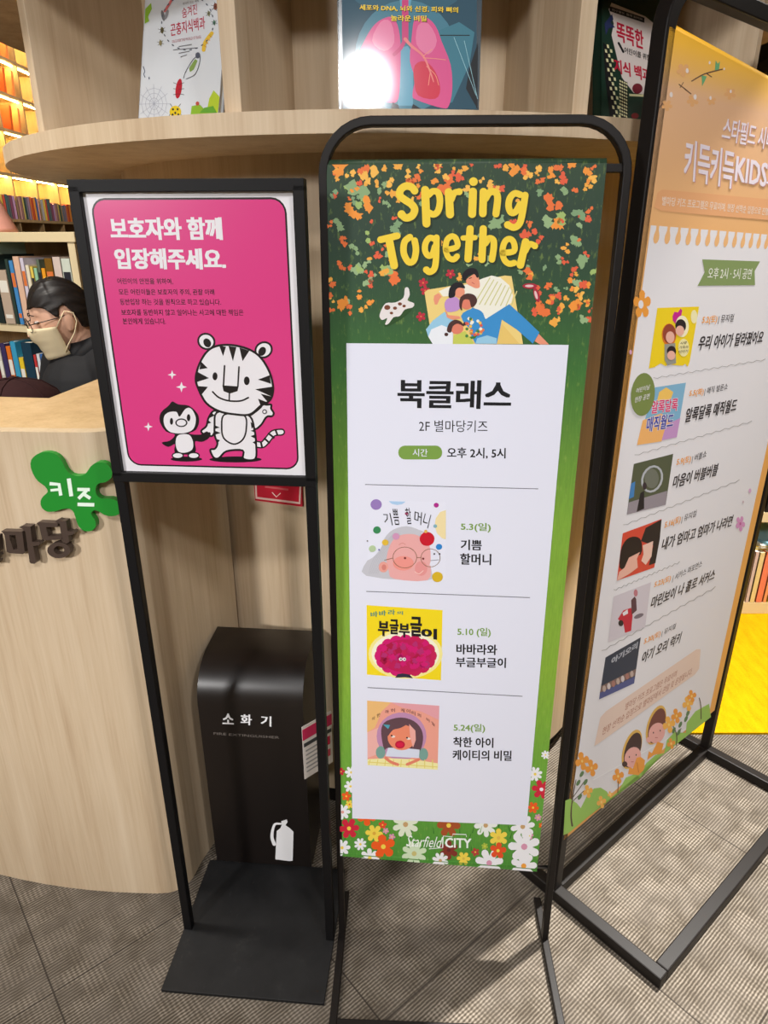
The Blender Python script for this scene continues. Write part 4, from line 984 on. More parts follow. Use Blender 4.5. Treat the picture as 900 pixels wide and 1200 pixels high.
# ------------------------------------------------------------------ three picture books on the kiosk shelf
def book(label, C, az, lean, wd, ht, th, cover, draw=None, z=1.6855, spine=None, gloss=False):
    n = V3((sin(az), -cos(az), 0)); U = V3((cos(az), sin(az), 0)); V = V3((0, 0, 1)) * cos(lean) - n * sin(lean); N = U.cross(V)
    O = V3((C[0], C[1], z)) - U * wd / 2
    b = empty('picture_book', V3((C[0], C[1], z)), az, label, 'book')
    ar = Art(O, U, V); fr_ = ar.M
    cv = Art(O, U, V); cv.gl = gloss; cv.base = .0003
    cv.box((wd / 2, .001, ht / 2), (wd, .002, ht), cover); cv.box((wd / 2, th, ht / 2), (wd, .002, ht), cover); cv.box((.001, th / 2, ht / 2), (.002, th, ht), spine or cover)
    if draw: draw(cv)
    cv.build('cover', b, fr_)
    MB().box((wd / 2, th / 2, ht / 2), (wd - .008, th - .003, ht - .006), PAPER).build('pages', b, fr_)
    return b
def d1(a):
    a.c = (140, 0, 5.625); red = pr((190, 36, 70)); gn = pr((150, 196, 60)); k = pr((50, 50, 54)); g2 = pr((120, 120, 124))
    a.text('숨겨진', (416, 122), (514, 92), (412, 54), red, 2, .0); a.text('곤충지식백과', (340, 240), (566, 190), (336, 160), red, 2, .012); a.text('DISCOVER THE WORLD OF BUGS', (350, 284), (540, 252), (348, 266), pr((190, 120, 130)), 2)
    for y, x0, x1 in ((308, 392, 478), (330, 356, 510), (352, 392, 464), (376, 404, 446)): a.stroke([(x0, y), (x1, y - 14)], 5, g2, 2, 0, cap=False)
    a.text('보이지 않는 세계', (420, 34), (524, 14), (418, 18), g2, 2)
    a.poly([(172, 60), (210, 20), (214, 60), (190, 110), (196, 140), (168, 158)], gn, 2)
    a.stroke([(300, 74), (350, -6)], 16, pr((226, 120, 120)), 2, 0); a.ell(288, 104, 11, 36, g2, 2, rot=-.2); a.ell(312, 98, 10, 34, pr((150, 150, 154)), 2, rot=.3)
    for x, y, r, c in ((282, 200, 16, (110, 100, 60)), (272, 284, 14, (150, 140, 100)), (634, 44, 18, (140, 80, 60)), (590, 90, 13, (150, 150, 110)), (626, 150, 12, (90, 130, 110))):
        a.ell(x, y, r * .7, r * 1.3, pr(c), 2)
        for t in range(6): a.stroke([(x, y), (x + r * 1.7 * cos(t * 1.05 + .3), y + r * 1.7 * sin(t * 1.05 + .3))], 2.4, k, 2, 0, cap=False)
    for t in range(26):
        th = 2 * pi * t / 26; a.ell(450 + 170 * cos(th), 150 + 180 * sin(th), 4, 10, pr((90, 96, 110)), 2, 8, th)
    a.stroke([(556, 330), (566, 280), (610, 220)], 24, pr((240, 200, 70)), 2)
    for t in range(4): a.stroke([(556 + t * 12, 300 - t * 22), (576 + t * 12, 312 - t * 22)], 4, pr((220, 150, 40)), 3, 0, cap=False)
    a.stroke([(424, 516), (440, 470), (490, 390), (530, 370), (528, 420), (500, 490), (440, 522)], 4, k, 2); a.poly([(460, 450), (500, 390), (516, 402), (490, 460), (466, 476)], pr((140, 170, 90)), 2); a.ell(518, 366, 16, 20, pr((90, 96, 110)), 3)
    a.ell(392, 585, 20, 66, pr((190, 40, 56)), 2, rot=.15)
    for sx in (-1, 1):
        for t in range(3): a.stroke([(392, 560 + t * 30), (392 + sx * 36, 545 + t * 40)], 3, k, 1.8, 0, cap=False)
    a.ell(370, 738, 38, 40, pr((236, 206, 40)), 2)
    for x, y in ((355, 722), (385, 722), (370, 745), (352, 756), (390, 756)): a.ell(x, y, 7, 8, k, 3, 8)
    for sx in (-1, 1): a.stroke([(370 + sx * 20, 705), (370 + sx * 34, 686)], 3, k, 2, 0); a.stroke([(370 + sx * 34, 750), (370 + sx * 46, 776)], 3, k, 2, 0)
    web = pr((176, 182, 196))
    for t in range(12): a.stroke([(230, 685), (230 + 105 * cos(t * .52), 685 + 130 * sin(t * .52))], 2, web, 2, 0, cap=False)
    for r in (.3, .55, .8): a.stroke([(230 + 105 * r * cos(t * .52), 685 + 130 * r * sin(t * .52)) for t in range(12)], 2, web, 2, 0, True)
    a.stroke([(158, 440), (168, 470), (162, 490), (170, 510)], 5, pr((90, 96, 120)), 2); a.ell(197, 516, 4, 10, pr((90, 96, 120)), 2, 8)
    a.poly([(470, 762), (478, 700), (530, 690), (560, 720), (640, 700), (640, 748)], gn, 2); a.poly([(580, 720), (594, 650), (622, 596), (662, 640), (650, 744), (600, 740)], pr((190, 214, 60)), 3); a.poly([(530, 745), (560, 712), (620, 700), (645, 745)], pr((110, 176, 60)), 4); a.ell(516, 684, 12, 14, pr((200, 90, 80)), 4)
book('white picture book of drawn insects leaning on the kiosk shelf left of an oak divider', (-.378, 1.412), R(-30), R(14), .2, .285, .012, mat('white_gloss_cover', (228, 234, 240), .35, .4, coat=.2), d1)
def d2(a):
    a.c = (390, 0, 5); pk = pr((214, 84, 140)); pl = pr((226, 124, 164)); rdd = pr((206, 52, 76)); tl_ = pr((66, 122, 142)); td = pr((34, 74, 92)); yw = pr((238, 206, 60)); bk = pr((12, 18, 24))
    a.poly([(50, -260), (845, -260), (840, 640), (60, 640)], td, .5); a.ell(430, -60, 330, 150, pr((44, 92, 112)), .7, 26); a.poly([(360, -240), (500, -240), (450, 60), (400, 60)], pr((96, 160, 186)), 1.4); a.ell(430, 330, 300, 330, tl_, .8, 30)
    a.poly([(850, 250), (800, 400), (780, 520), (848, 640)], bk, 1); a.poly([(60, 300), (46, 640), (60, 640)], bk, 1)
    a.poly([(620, 180), (740, 130), (830, 190), (800, 380), (700, 600), (640, 620)], pr((58, 118, 136)), 1.2)
    a.poly([(390, 280), (440, 270), (470, 320), (470, 620), (380, 620)], pr((96, 160, 186)), 1.4)
    a.poly([(310, 104), (350, 104), (380, 150), (396, 250), (396, 420), (384, 580), (340, 604), (260, 590), (200, 600), (110, 580), (110, 470), (150, 320), (200, 210), (250, 140)], pk, 2, 3)
    a.poly([(480, 110), (540, 100), (600, 150), (640, 250), (690, 380), (700, 520), (680, 620), (640, 634), (500, 590), (466, 560), (480, 460), (452, 360), (460, 240)], pk, 2, 3)
    a.poly([(480, 384), (540, 360), (600, 420), (630, 520), (600, 580), (500, 560), (476, 470)], rdd, 3, 3); a.poly([(280, 130), (340, 130), (360, 250), (300, 300), (230, 240)], pl, 3, 3); a.poly([(500, 150), (560, 140), (610, 240), (560, 320), (490, 260)], pl, 3, 3)
    a.stroke([(424, 0), (424, 240)], 38, pr((200, 60, 120)), 4, 0, cap=False); a.stroke([(424, 230), (400, 280), (360, 320)], 22, pr((200, 60, 120)), 4); a.stroke([(424, 230), (460, 270), (530, 330), (570, 420), (590, 480)], (20, 6), pr((230, 130, 130)), 4)
    for q in ([(530, 340), (600, 345), (660, 352)], [(550, 390), (600, 440), (620, 500)], [(530, 330), (580, 290)], [(570, 430), (560, 500)]): a.stroke(q, 4, pr((236, 150, 130)), 4)
    a.stroke([(630, 208), (800, 208)], 5, bk, 2, 0); a.stroke([(710, 220), (840, 560)], 3, pr((150, 196, 206)), 2, 0); a.stroke([(770, 240), (848, 580)], 3, pr((150, 196, 206)), 2, 0)
    a.poly([(340, 640), (350, 600), (384, 616), (390, 640)], bk, 3); a.poly([(460, 640), (470, 610), (520, 640)], bk, 3)
    sh = pr((30, 30, 20))
    for dx, m, L in ((3, sh, 5), (0, yw, 6)):
        a.text('세포와 DNA, 뇌와 신경, 피와 뼈의', (158 + dx, 62 + dx), (732 + dx, 78 + dx), (158 + dx, 28 + dx), m, L, .03); a.text('놀라운 비밀', (340 + dx, 124 + dx), (548 + dx, 128 + dx), (340 + dx, 90 + dx), m, L, .03)
book('glossy teal book with pink lungs on its cover on the kiosk shelf', (.040, 1.262), 0, R(9), .226, .29, .02, mat('dark_teal_gloss_cover', (18, 44, 56), .22, .5, coat=.8), d2, gloss=True)
def d3(a):
    a.c = (690, 0, 3.638); cr = pr((222, 212, 206)); rd = pr((190, 28, 60)); k = pr((26, 26, 28)); gr = pr((38, 70, 52)); ly = pr((224, 220, 170))
    a.poly([(84, 40), (96, 12), (240, 70), (300, 120), (330, 420), (190, 396), (140, 330), (96, 150), (106, 100)], cr, 1)
    a.poly([(86, 26), (236, 76), (236, 98), (88, 48)], k, 2); a.text('친구들도 함께 읽어요', (98, 46), (228, 88), (98, 36), cr, 3, .0)
    a.text('똑똑한', (120, 172), (232, 212), (116, 92), rd, 3, .04); a.text('어린이를 위한', (150, 226), (262, 262), (150, 200), k, 3, .02); a.text('지식 백과', (110, 308), (262, 352), (106, 250), rd, 3, .04)
    a.poly([(66, 100), (98, 60), (104, 84), (90, 96), (112, 118), (84, 120), (72, 150)], pr((40, 50, 90)), 2); a.stroke([(126, 184), (146, 222)], 9, k, 3, 0)
    a.poly([(60, 180), (80, 200), (110, 400), (120, 500), (88, 496), (70, 340)], k, 2)
    for i in range(16):
        for j in range(3):
            if (i + j) % 2: a.poly([(64 + j * 11 + i * 2.6, 190 + i * 20), (73 + j * 11 + i * 2.6, 192 + i * 20), (75 + j * 11 + i * 2.6, 206 + i * 20), (66 + j * 11 + i * 2.6, 204 + i * 20)], ly, 3)
    a.poly([(128, 336), (164, 352), (166, 506), (136, 500)], k, 2)
    for i in range(11):
        for j in range(4): a.poly([(129 + j * 9, 340 + i * 14 + j * 4), (135 + j * 9, 343 + i * 14 + j * 4), (136 + j * 9, 351 + i * 14 + j * 4), (130 + j * 9, 348 + i * 14 + j * 4)], ly, 3)
    a.ell(206, 378, 22, 22, pr((120, 36, 50)), 3); a.poly([(170, 400), (240, 404), (240, 414), (172, 410)], ly, 3); a.ell(196, 494, 16, 12, pr((130, 40, 40)), 3)
book('dark green book with red lettering on cream standing in the rightmost visible kiosk bay', (.476, 1.4905), R(33), R(8), .175, .26, .018, mat('dark_green_cover', (28, 54, 42), .4, .4), d3)

# ------------------------------------------------------------------ bookcases in the background
random.seed(11)
def nth(i): return ('first', 'second', 'third', 'fourth', 'fifth', 'sixth', 'seventh', 'eighth', 'ninth', 'tenth', 'eleventh', 'twelfth', 'thirteenth', 'fourteenth', 'fifteenth', 'sixteenth', 'seventeenth', 'eighteenth', 'nineteenth', 'twentieth')[i] if i < 20 else '%dth' % (i + 1)
def shelf_book(M, x, z, th, ht, dp, rgb, label, group=None, lean=0, band=None, name='book'):
    """spine-out book on a board: spine at local y = 0 facing -y, x = left edge"""
    t = empty(name, M @ V3((x + th / 2, dp / 2, z)), 0, label, 'book', group)
    L = M @ Matrix.Translation((x, 0, z)) @ Matrix.Rotation(lean, 4, 'Y')
    c = mat('cover_%02x%02x%02x' % tuple(rgb), rgb, .45, .35, noise=.05, nscale=60)
    b = MB(); k = min(.0018, th * .2)
    b.box((th / 2, k / 2, ht / 2), (th, k, ht), c); b.box((k / 2, dp / 2, ht / 2), (k, dp, ht), c); b.box((th - k / 2, dp / 2, ht / 2), (k, dp, ht), c)
    if band:
        bc = pr(band); b.box((th / 2, -.0003, ht * .7), (th * .8, .0006, ht * .22), bc); b.box((th / 2, -.0003, ht * .14), (th * .7, .0006, ht * .07), bc)
    b.build('cover', t, L)
    MB().box((th / 2, dp / 2, ht / 2), (th - 2 * k, dp - .006, ht - .005), PAPER).build('pages', t, L)
    return t

# cream bookcase behind the clerk, set at an angle
BAZ = R(-22)
BE = V3((-1.075, 2.555, 0)); BU = V3((cos(BAZ), sin(BAZ), 0)); BW = 1.5
BO = BE - BU * BW
BM = Matrix.Translation(BO) @ Matrix.Rotation(BAZ, 4, 'Z')
bc = empty('bookcase', BO, BAZ, 'cream bookcase full of books behind the masked clerk', 'bookcase')
MB().box((BW / 2, .14, 1.5015), (BW + .02, .30, .033), CREAM).build('top_board', bc, BM, bevel=.002)
for z in (1.178, .82, .44, .05):
    MB().box((BW / 2, .145, z), (BW - .06, .28, .03), CREAM).build('shelf', bc, BM, bevel=.0015)
MB().box((BW - .016, .14, .7425), (.032, .29, 1.485), CREAM).build('side_panel', bc, BM, bevel=.0015)
MB().box((.016, .14, .7425), (.032, .29, 1.485), CREAM).build('side_panel', bc, BM, bevel=.0015)
MB().box((BW / 2, .292, .7425), (BW - .06, .012, 1.48), OAK_D).build('back_panel', bc, BM)
for z in (.0175,): MB().box((BW / 2, .16, z), (BW - .06, .24, .035), CREAM).build('plinth', bc, BM)
# upper row: (colour, thickness, height, note), right to left from the right hand side panel
up = [((206, 214, 200), .040, .245, 'pale speckled thick book'), ((214, 196, 186), .036, .25, 'pinkish white illustrated book'), ((120, 84, 24), .036, .245, 'thick ochre brown book'), ((236, 160, 40), .018, .21, 'thin amber yellow book'), ((96, 110, 92), .014, .24, 'thin olive book'),
      ((150, 196, 160), .016, .21, 'thin mint green book'), ((226, 200, 90), .014, .215, 'thin mustard yellow book'), ((232, 222, 196), .018, .22, 'ivory book'), ((214, 206, 222), .018, .245, 'pale lilac book'), ((226, 186, 160), .030, .25, 'salmon beige book'), ((70, 140, 200), .020, .235, 'sky blue book'),
      ((44, 64, 58), .016, .24, 'dark green thin book'), ((190, 170, 150), .05, .20, 'beige book showing its face'), ((30, 44, 44), .035, .255, 'blackish green wide book'), ((178, 206, 200), .022, .30, 'tall pale aqua book'), ((70, 84, 112), .020, .27, 'slate blue book'), ((84, 70, 110), .022, .275, 'dark violet book'), ((60, 60, 80), .02, .26, 'navy book'), ((150, 150, 180), .026, .285, 'grey lavender book'), ((36, 34, 44), .03, .25, 'black book')]
x = BW - .036
for i, (c, th, ht, nm) in enumerate(up):
    x -= th + .0035
    shelf_book(BM, x, 1.1935, th, ht * .97, .19, c, nm + ', %s from the right on the upper shelf behind the clerk' % nth(i), 'books on the upper shelf behind the clerk', 0, random.choice([(236, 232, 220), (40, 40, 50), (220, 120, 60)]) if i % 2 == 0 else None)
lo = [((214, 206, 210), .018, .22, 'white spined book'), ((60, 110, 180), .02, .25, 'blue book'), ((220, 224, 230), .016, .25, 'thin white book'), ((200, 60, 60), .014, .245, 'thin red book'), ((24, 58, 78), .05, .29, 'large dark teal book'), ((236, 204, 50), .024, .23, 'yellow book'), ((60, 160, 200), .028, .29, 'cyan blue book'), ((232, 120, 40), .024, .27, 'orange book'), ((60, 50, 96), .026, .28, 'dark indigo book'), ((220, 214, 200), .02, .26, 'off white book'), ((120, 40, 50), .024, .27, 'maroon book')]
x = BW - .22
for i, (c, th, ht, nm) in enumerate(lo):
    x -= th + .003
    shelf_book(BM, x, .8355, th, ht, .19, c, nm + ', %s from the right on the lower shelf behind the clerk' % nth(i), 'books on the lower shelf behind the clerk', 0, (238, 236, 226) if i % 2 else None)
# pink cone on the cream bookcase top
def cone(m):
    n = 24; prof = [(.105, 0), (.10, .015), (.086, .05), (.066, .10), (.046, .15), (.030, .19), (.016, .205), (0, .21)]
    b = MB(); vs = []; fs = []
    for r, z in prof:
        for k in range(n): vs.append((r * cos(2 * pi * k / n), r * sin(2 * pi * k / n), z))
    for i in range(len(prof) - 1):
        for k in range(n): fs.append((i * n + k, i * n + (k + 1) % n, (i + 1) * n + (k + 1) % n, (i + 1) * n + k))
    fs.append(tuple(range(n - 1, -1, -1)))
    return b.add(vs, fs, m, True)
cp = BM @ V3((.965, .11, 1.519))
cn = cone(mat('pink_plastic', (244, 176, 160), .5, .3, noise=.03)).build('cone_ornament', None, Matrix.Translation(cp))
tag(cn, 'smooth pale pink cone standing on top of the cream bookcase', 'ornament')

# tall lit bookcase along the left wall
LX = -3.32; LY0, LY1 = 5.4, 9.0
LB = empty('wall_bookcase', (LX, (LY0 + LY1) / 2, 0), pi / 2, 'tall wall bookcase with glowing yellow niches far behind the clerk', 'bookcase')
# local frame: x along +Y of the room, y into the wall (-X of the room)
LM = Matrix.Translation((LX, LY0, 0)) @ Matrix.Rotation(pi / 2, 4, 'Z')
LYEL = mat('yellow_lit_back', (250, 218, 120), .6, .2, noise=.04, nscale=3)
LL = LY1 - LY0
MB().box((LL / 2, .34, 1.66), (LL, .02, 3.32), LYEL).build('back_panel', LB, LM)
levels = [.05, .42, .80, 1.16, 1.40, 1.655, 2.03, 2.39, 2.68, 2.965, 3.25]
for z in levels: MB().box((LL / 2, .165, z - .012), (LL, .33, .024), OAK_D).build('shelf', LB, LM)
ups = [.0, .46, .92, 1.38, 1.84, 2.3, 2.76, 3.22, LL]
for x in ups: MB().box((x, .17, 1.65), (.022, .325, 3.3), OAK_D).build('upright', LB, LM)
led = mat('warm_led_strip', (255, 228, 140), .5, .2, emit=100)
for z in (2.03, 2.39, 2.68, 2.965, 3.25):
    MB().box((LL / 2, .05, z - .028), (LL - .03, .014, .006), led).build('led_strip', LB, LM)
    MB().box((LL / 2, .31, z - .028), (LL - .03, .014, .006), led).build('led_strip', LB, LM)
cols = [((196, 150, 150), 'dusty pink'), ((150, 110, 120), 'mauve'), ((206, 186, 110), 'straw yellow'), ((60, 84, 80), 'bottle green'), ((120, 120, 140), 'grey'), ((160, 130, 160), 'lilac'), ((220, 120, 70), 'orange'), ((206, 80, 60), 'brick red'), ((230, 150, 70), 'apricot'), ((60, 104, 180), 'bright blue'), ((226, 170, 180), 'rose'), ((190, 190, 200), 'silver grey'), ((234, 196, 90), 'golden'), ((214, 90, 80), 'coral'), ((80, 110, 120), 'petrol'), ((110, 110, 116), 'dark grey'), ((140, 80, 110), 'plum'), ((190, 150, 200), 'pale violet')]
x = .55; i = 0
while x < 3.1:
    th = random.uniform(.026, .044); c, nm = cols[i % len(cols)]
    if i in (9, 10): c, nm, th = (64, 112, 196), 'bright blue', .05
    ht = random.uniform(.185, .2) if i < 34 else random.uniform(.15, .17)
    if not any(abs(x + th / 2 - u) < th / 2 + .014 for u in ups):
        b = shelf_book(LM, x, 1.6555, th, ht, .16, c, '%s spine, %s from the left in the row under the glowing niches' % (nm, nth(i)), 'row of thin books under the glowing niches'); i += 1
        x += th + .004
    else: x += .008
# leaning orange books in the lit niches
k = 0
for z, nm in ((2.39, 'lowest'), (2.68, 'middle'), (2.965, 'top')):
    for j, x in enumerate((1.52, 1.60)):
        c = ((206, 92, 40), (232, 140, 80))[j]
        shelf_book(LM, x + .07 * j, z + .0005, .035, .2, .17, c, '%s book leaning in the %s glowing niche at the left edge of the picture' % (('rust orange', 'pale orange')[j], nm), 'books leaning in the glowing niches', R(8))

# low cream bookcase on the rug at the right
RM = Matrix.Translation((1.497, 2.545, .008))
rb = empty('low_bookcase', (2.1, 2.7, .008), 0, 'cream bookcase standing on the yellow rug behind the orange banner', 'bookcase')
RW = 1.2
for z in (.0525, .445, .86, 1.2): MB().box((RW / 2, .15, z - .0 if z > .1 else .028), (RW if z in (.0525, 1.2) else RW - .05, .30, .045 if z > .1 else .056), CREAM).build('shelf', rb, RM, bevel=.002)
for x in (.0135, RW - .0135): MB().box((x, .15, .62), (.027, .298, 1.12), CREAM).build('side_panel', rb, RM, bevel=.0015)
MB().box((RW / 2, .305, .61), (RW - .01, .012, 1.2), CREAM).build('back_panel', rb, RM)
x = .034
rc = [((206, 186, 186), 'greyish pink'), ((226, 206, 150), 'sand'), ((236, 130, 100), 'coral orange'), ((240, 160, 110), 'peach'), ((230, 200, 60), 'lemon yellow'), ((200, 190, 60), 'olive yellow'), ((236, 214, 80), 'bright yellow'), ((130, 120, 160), 'greyish violet'), ((110, 130, 190), 'periwinkle blue'), ((214, 120, 150), 'raspberry pink'), ((190, 200, 210), 'pale blue grey')]
for i, (c, nm) in enumerate(rc):
    th = .016 + .006 * (i % 3)
    shelf_book(RM, x, .0565, th, .235 - .004 * (i % 2), .2, c, '%s book, %s from the left on the bottom shelf over the yellow rug' % (nm, nth(i)), 'books on the bottom shelf over the rug'); x += th + .003
lay = [((238, 206, 70), 'yellow'), ((226, 226, 220), 'white'), ((120, 170, 190), 'light blue')]
for i, (c, nm) in enumerate(lay):
    t = empty('book', RM @ V3((.14, .13, .2925 + .013 * i)), 0, '%s book lying flat on the upright books over the yellow rug' % nm, 'book')
    cc = mat('cover_%02x%02x%02x' % c, c, .45, .35); m = RM @ Matrix.Translation((.14, .115, .2922 + .0128 * i)) @ Matrix.Rotation(.2 * i - .1, 4, 'Z')
    b = MB(); b.box((0, 0, .001), (.19, .2, .002), cc); b.box((0, 0, .0115), (.19, .2, .002), cc); b.box((-.094, 0, .006), (.002, .2, .011), cc); b.build('cover', t, m)
    MB().box((.001, 0, .006), (.184, .194, .0095), PAPER).build('pages', t, m)
x = .034
for i, (c, nm) in enumerate((((26, 26, 30), 'black'), ((40, 38, 44), 'charcoal'), ((222, 218, 210), 'white'), ((30, 30, 36), 'black'), ((150, 60, 50), 'brick'))):
    th = (.05, .045, .02, .04, .03)[i]
    shelf_book(RM, x, .468, th, .26, .2, c, '%s book, %s from the left on the second shelf over the yellow rug' % (nm, nth(i)), 'books on the second shelf over the rug'); x += th + .004

# ------------------------------------------------------------------ the clerk, sitting behind the desk
SKIN = mat('skin', (222, 176, 150), .5, .35, noise=.03, nscale=40)
HAIR = mat('black_hair', (26, 20, 18), .5, .4, noise=.5, nscale=160)
SHIRT = mat('black_cotton', (34, 34, 36), .75, .25, noise=.15, nscale=40)
MASK = mat('ivory_mask', (236, 220, 182), .8, .15, noise=.03, nscale=60)
GX, GY = -1.005, 2.20
per = empty('person', (GX + .03, GY, 0), R(-38), 'seated clerk in black shirt, glasses and ivory face mask behind the desk', 'person')
GM = Matrix.Translation((GX + .035, GY + .02, .035)) @ Matrix.Rotation(R(-38), 4, 'Z')
HM = Matrix.Translation((GX, GY, 1.268)) @ Matrix.Rotation(R(-60), 4, 'Z') @ Matrix.Rotation(R(14), 4, 'X') @ Matrix.Scale(.93, 4)

def limb(b, pts, rad, m, M, seg=14):
    """tapered tube with round ends through the joints"""
    p = smooth_pts([(x, y, z) for x, y, z in pts], 4) if False else pts
    b.tube(p, rad, m, seg, M=M)
    for q, r in zip(pts, rad): b.sphere(q, r, m, 14, 8, M=M)
def remesh(b, name, parent, vox, mats, sm=6):
    me = bpy.data.meshes.new('t'); me.from_pydata(b.v, [], b.f); me.update()
    o = bpy.data.objects.new('t', me); COL.objects.link(o)
    r = o.modifiers.new('r', 'REMESH'); r.mode = 'VOXEL'; r.voxel_size = vox; r.use_smooth_shade = True
    s_ = o.modifiers.new('s', 'SMOOTH'); s_.iterations = sm; s_.factor = .5
    dg = bpy.context.evaluated_depsgraph_get(); dg.update()
    nm = bpy.data.meshes.new_from_object(o.evaluated_get(dg)); nm.name = name
    bpy.data.objects.remove(o)
    nm.materials.clear()
    for m in mats: nm.materials.append(m)
    n = bpy.data.objects.new(name, nm); COL.objects.link(n); n.parent = parent
    l_, q_, s2_ = wm(parent).inverted().decompose(); n.location = l_; n.rotation_euler = q_.to_euler()
    return n
def headfn(p, d):
    x, y, z = p
    if z < 0:
        k = min(1, -z / .115); x *= 1 - .34 * k ** 1.3; y = y * (1 - .18 * k) - .012 * k
    if y < -.02:
        y *= 1 - .10 * (abs(x) / .07)                      # flatter face
        if -.005 < z < .028: y += .008 * math.exp(-((abs(x) - .032) / .016) ** 2)   # eye sockets
    return V3((x, y, z))
b = MB()
b.sphere((0, 0, 0), (.073, .094, .115), SKIN, 40, 30, M=HM, fn=headfn)
b.tube([(0, -.088, .012), (0, -.102, -.008), (0, -.113, -.026), (0, -.100, -.036)], [.008, .010, .013, .010], SKIN, 12, M=HM)
for sx in (-1, 1):
    b.sphere((sx * .014 * 0 + sx * .012, -.098, -.030), .009, SKIN, 10, 8, M=HM)
    b.sphere((sx * .073, .012, -.004), (.010, .021, .034), SKIN, 14, 10, M=HM); b.sphere((sx * .074, .008, -.032), (.007, .010, .012), SKIN, 10, 8, M=HM)
b.tube([(-.02, -.096, -.062), (0, -.100, -.060), (.02, -.096, -.062)], [.005, .008, .005], SKIN, 10, M=HM)
nb = HM @ V3((0, .028, -.075))
J = lambda x, y, z: GM @ V3((x, y, z))
limb(b, [nb, J(0, .03, 1.13), J(0, .03, 1.05)], [.050, .054, .075], SKIN, None)
limb(b, [J(0, .02, .62), J(0, .02, .82), J(0, .02, 1.0), J(0, .03, 1.06)], [.125, .115, .125, .09], SKIN, None)
for sx in (-1, 1):
    limb(b, [J(sx * .06, .02, 1.06), J(sx * .165, .02, 1.075)], [.06, .056], SKIN, None)
    limb(b, [J(sx * .165, .02, 1.075), J(sx * .215, -.03, .83)], [.05, .038], SKIN, None)
    limb(b, [J(sx * .215, -.03, .83), J(sx * .12, -.26, .735)], [.038, .025], SKIN, None)
    h0 = V3((sx * .12, -.26, .735))
    b.tube([GM @ (h0 + V3((0, 0, 0))), GM @ (h0 + V3((-sx * .018, -.045, -.012))), GM @ (h0 + V3((-sx * .03, -.085, -.022)))], [.024, .030, .026], SKIN, 12)
    for f in range(4):
        o_ = V3((-sx * (.008 + f * .0155) - sx * .002, -.085 + f * .004, -.02)); L_ = (.062, .07, .066, .05)[f]
        q = h0 + o_
        b.tube([GM @ q, GM @ (q + V3((-sx * .006, -L_ * .5, -.006))), GM @ (q + V3((-sx * .010, -L_ * .8, -.022))), GM @ (q + V3((-sx * .012, -L_ * .92, -.036)))], [.009, .008, .0075, .006], SKIN, 8)
    b.tube([GM @ (h0 + V3((sx * .012, -.03, -.01))), GM @ (h0 + V3((sx * .020, -.062, -.02))), GM @ (h0 + V3((sx * .012, -.088, -.028)))], [.011, .0095, .008], SKIN, 8)
    limb(b, [J(sx * .085, .02, .60), J(sx * .10, -.40, .615)], [.085, .058], SKIN, None)
    limb(b, [J(sx * .10, -.40, .615), J(sx * .10, -.34, .25)], [.054, .036], SKIN, None)
    limb(b, [J(sx * .10, -.33, .215), J(sx * .10, -.45, .19)], [.036, .028], SKIN, None)
remesh(b, 'body', per, .006, [SKIN], 4)
# shirt with collar
b = MB()
limb(b, [J(0, .02, .66), J(0, .02, .82), J(0, .015, 1.0)], [.15, .145, .150], SHIRT, None, 20)
for sx in (-1, 1):
    limb(b, [J(sx * .02, .03, 1.085), J(sx * .16, .02, 1.075)], [.072, .068], SHIRT, None, 18)
    limb(b, [J(sx * .165, .02, 1.075), J(sx * .225, -.03, .83)], [.068, .060], SHIRT, None, 18)
    limb(b, [J(sx * .225, -.03, .83), J(sx * .14, -.22, .75)], [.056, .044], SHIRT, None)
sh = remesh(b, 'shirt', per, .009, [SHIRT], 5)
cb = MB()
cc_ = GM @ V3((0, .022, 1.148))
ringp = [(.072 * cos(t), .068 * sin(t)) for t in [2 * pi * i / 28 for i in range(28)]]
vs = []; fs = []
open_ = [i for i in range(28)]
seq = [(-pi / 2 + .32) + (2 * pi - .64) * i / 26 for i in range(27)]
for t in seq:
    k = max(0, -sin(t))                                     # lower at the front
    for r, z in ((.062, .018 - .03 * k), (.072, .022 - .03 * k), (.094, -.022 - .05 * k), (.082, -.026 - .05 * k)):
        vs.append(GM @ V3((r * cos(t), .022 + r * sin(t) * .95 , 1.165 + z)))
for i in range(26):
    for k in range(4): fs.append((i * 4 + k, (i + 1) * 4 + k, (i + 1) * 4 + (k + 1) % 4, i * 4 + (k + 1) % 4))
fs += [(3, 2, 1, 0), (104, 105, 106, 107)]
cb.add(vs, fs, SHIRT, True); cb.build('collar', sh)
TR = mat('dark_trousers', (40, 42, 50), .8, .2, noise=.1, nscale=50)
b = MB()
for sx in (-1, 1):
    limb(b, [J(sx * .085, .03, .60), J(sx * .10, -.40, .615)], [.105, .072], TR, None)
    limb(b, [J(sx * .10, -.40, .615), J(sx * .10, -.34, .25)], [.070, .056], TR, None)
remesh(b, 'trousers', per, .010, [TR], 4)
# hair: cap over the skull, fringe, ponytail
def hairfn(p, d):
    x, y, z = p
    ph = abs(math.degrees(math.atan2(x, -y)))               # 0 front, 90 ear, 180 nape
    tab = ((0, .056), (30, .050), (55, .034), (68, .004), (76, .000), (84, .030), (98, .034), (112, .0), (125, -.05), (180, -.07))
    for (p0, z0), (p1, z1) in zip(tab, tab[1:]):
        if ph <= p1: zm = z0 + (z1 - z0) * (ph - p0) / (p1 - p0); break
    if ph < 60: zm -= .014 * (1 - ph / 60) - .10 * x * (1 - ph / 60)
    sw = math.atan2(x + .02, z + .06) * 1.0
    k = 1 + .016 * sin(sw * 26 + y * 30) + .010 * sin(sw * 47 - y * 60) + .03 * (y < -.02) * max(0, min(1, (z - .04) / .05))
    x *= k; y *= k; z *= k
    return V3((x, y, max(z, zm + .002 * sin(x * 260))))
b = MB()
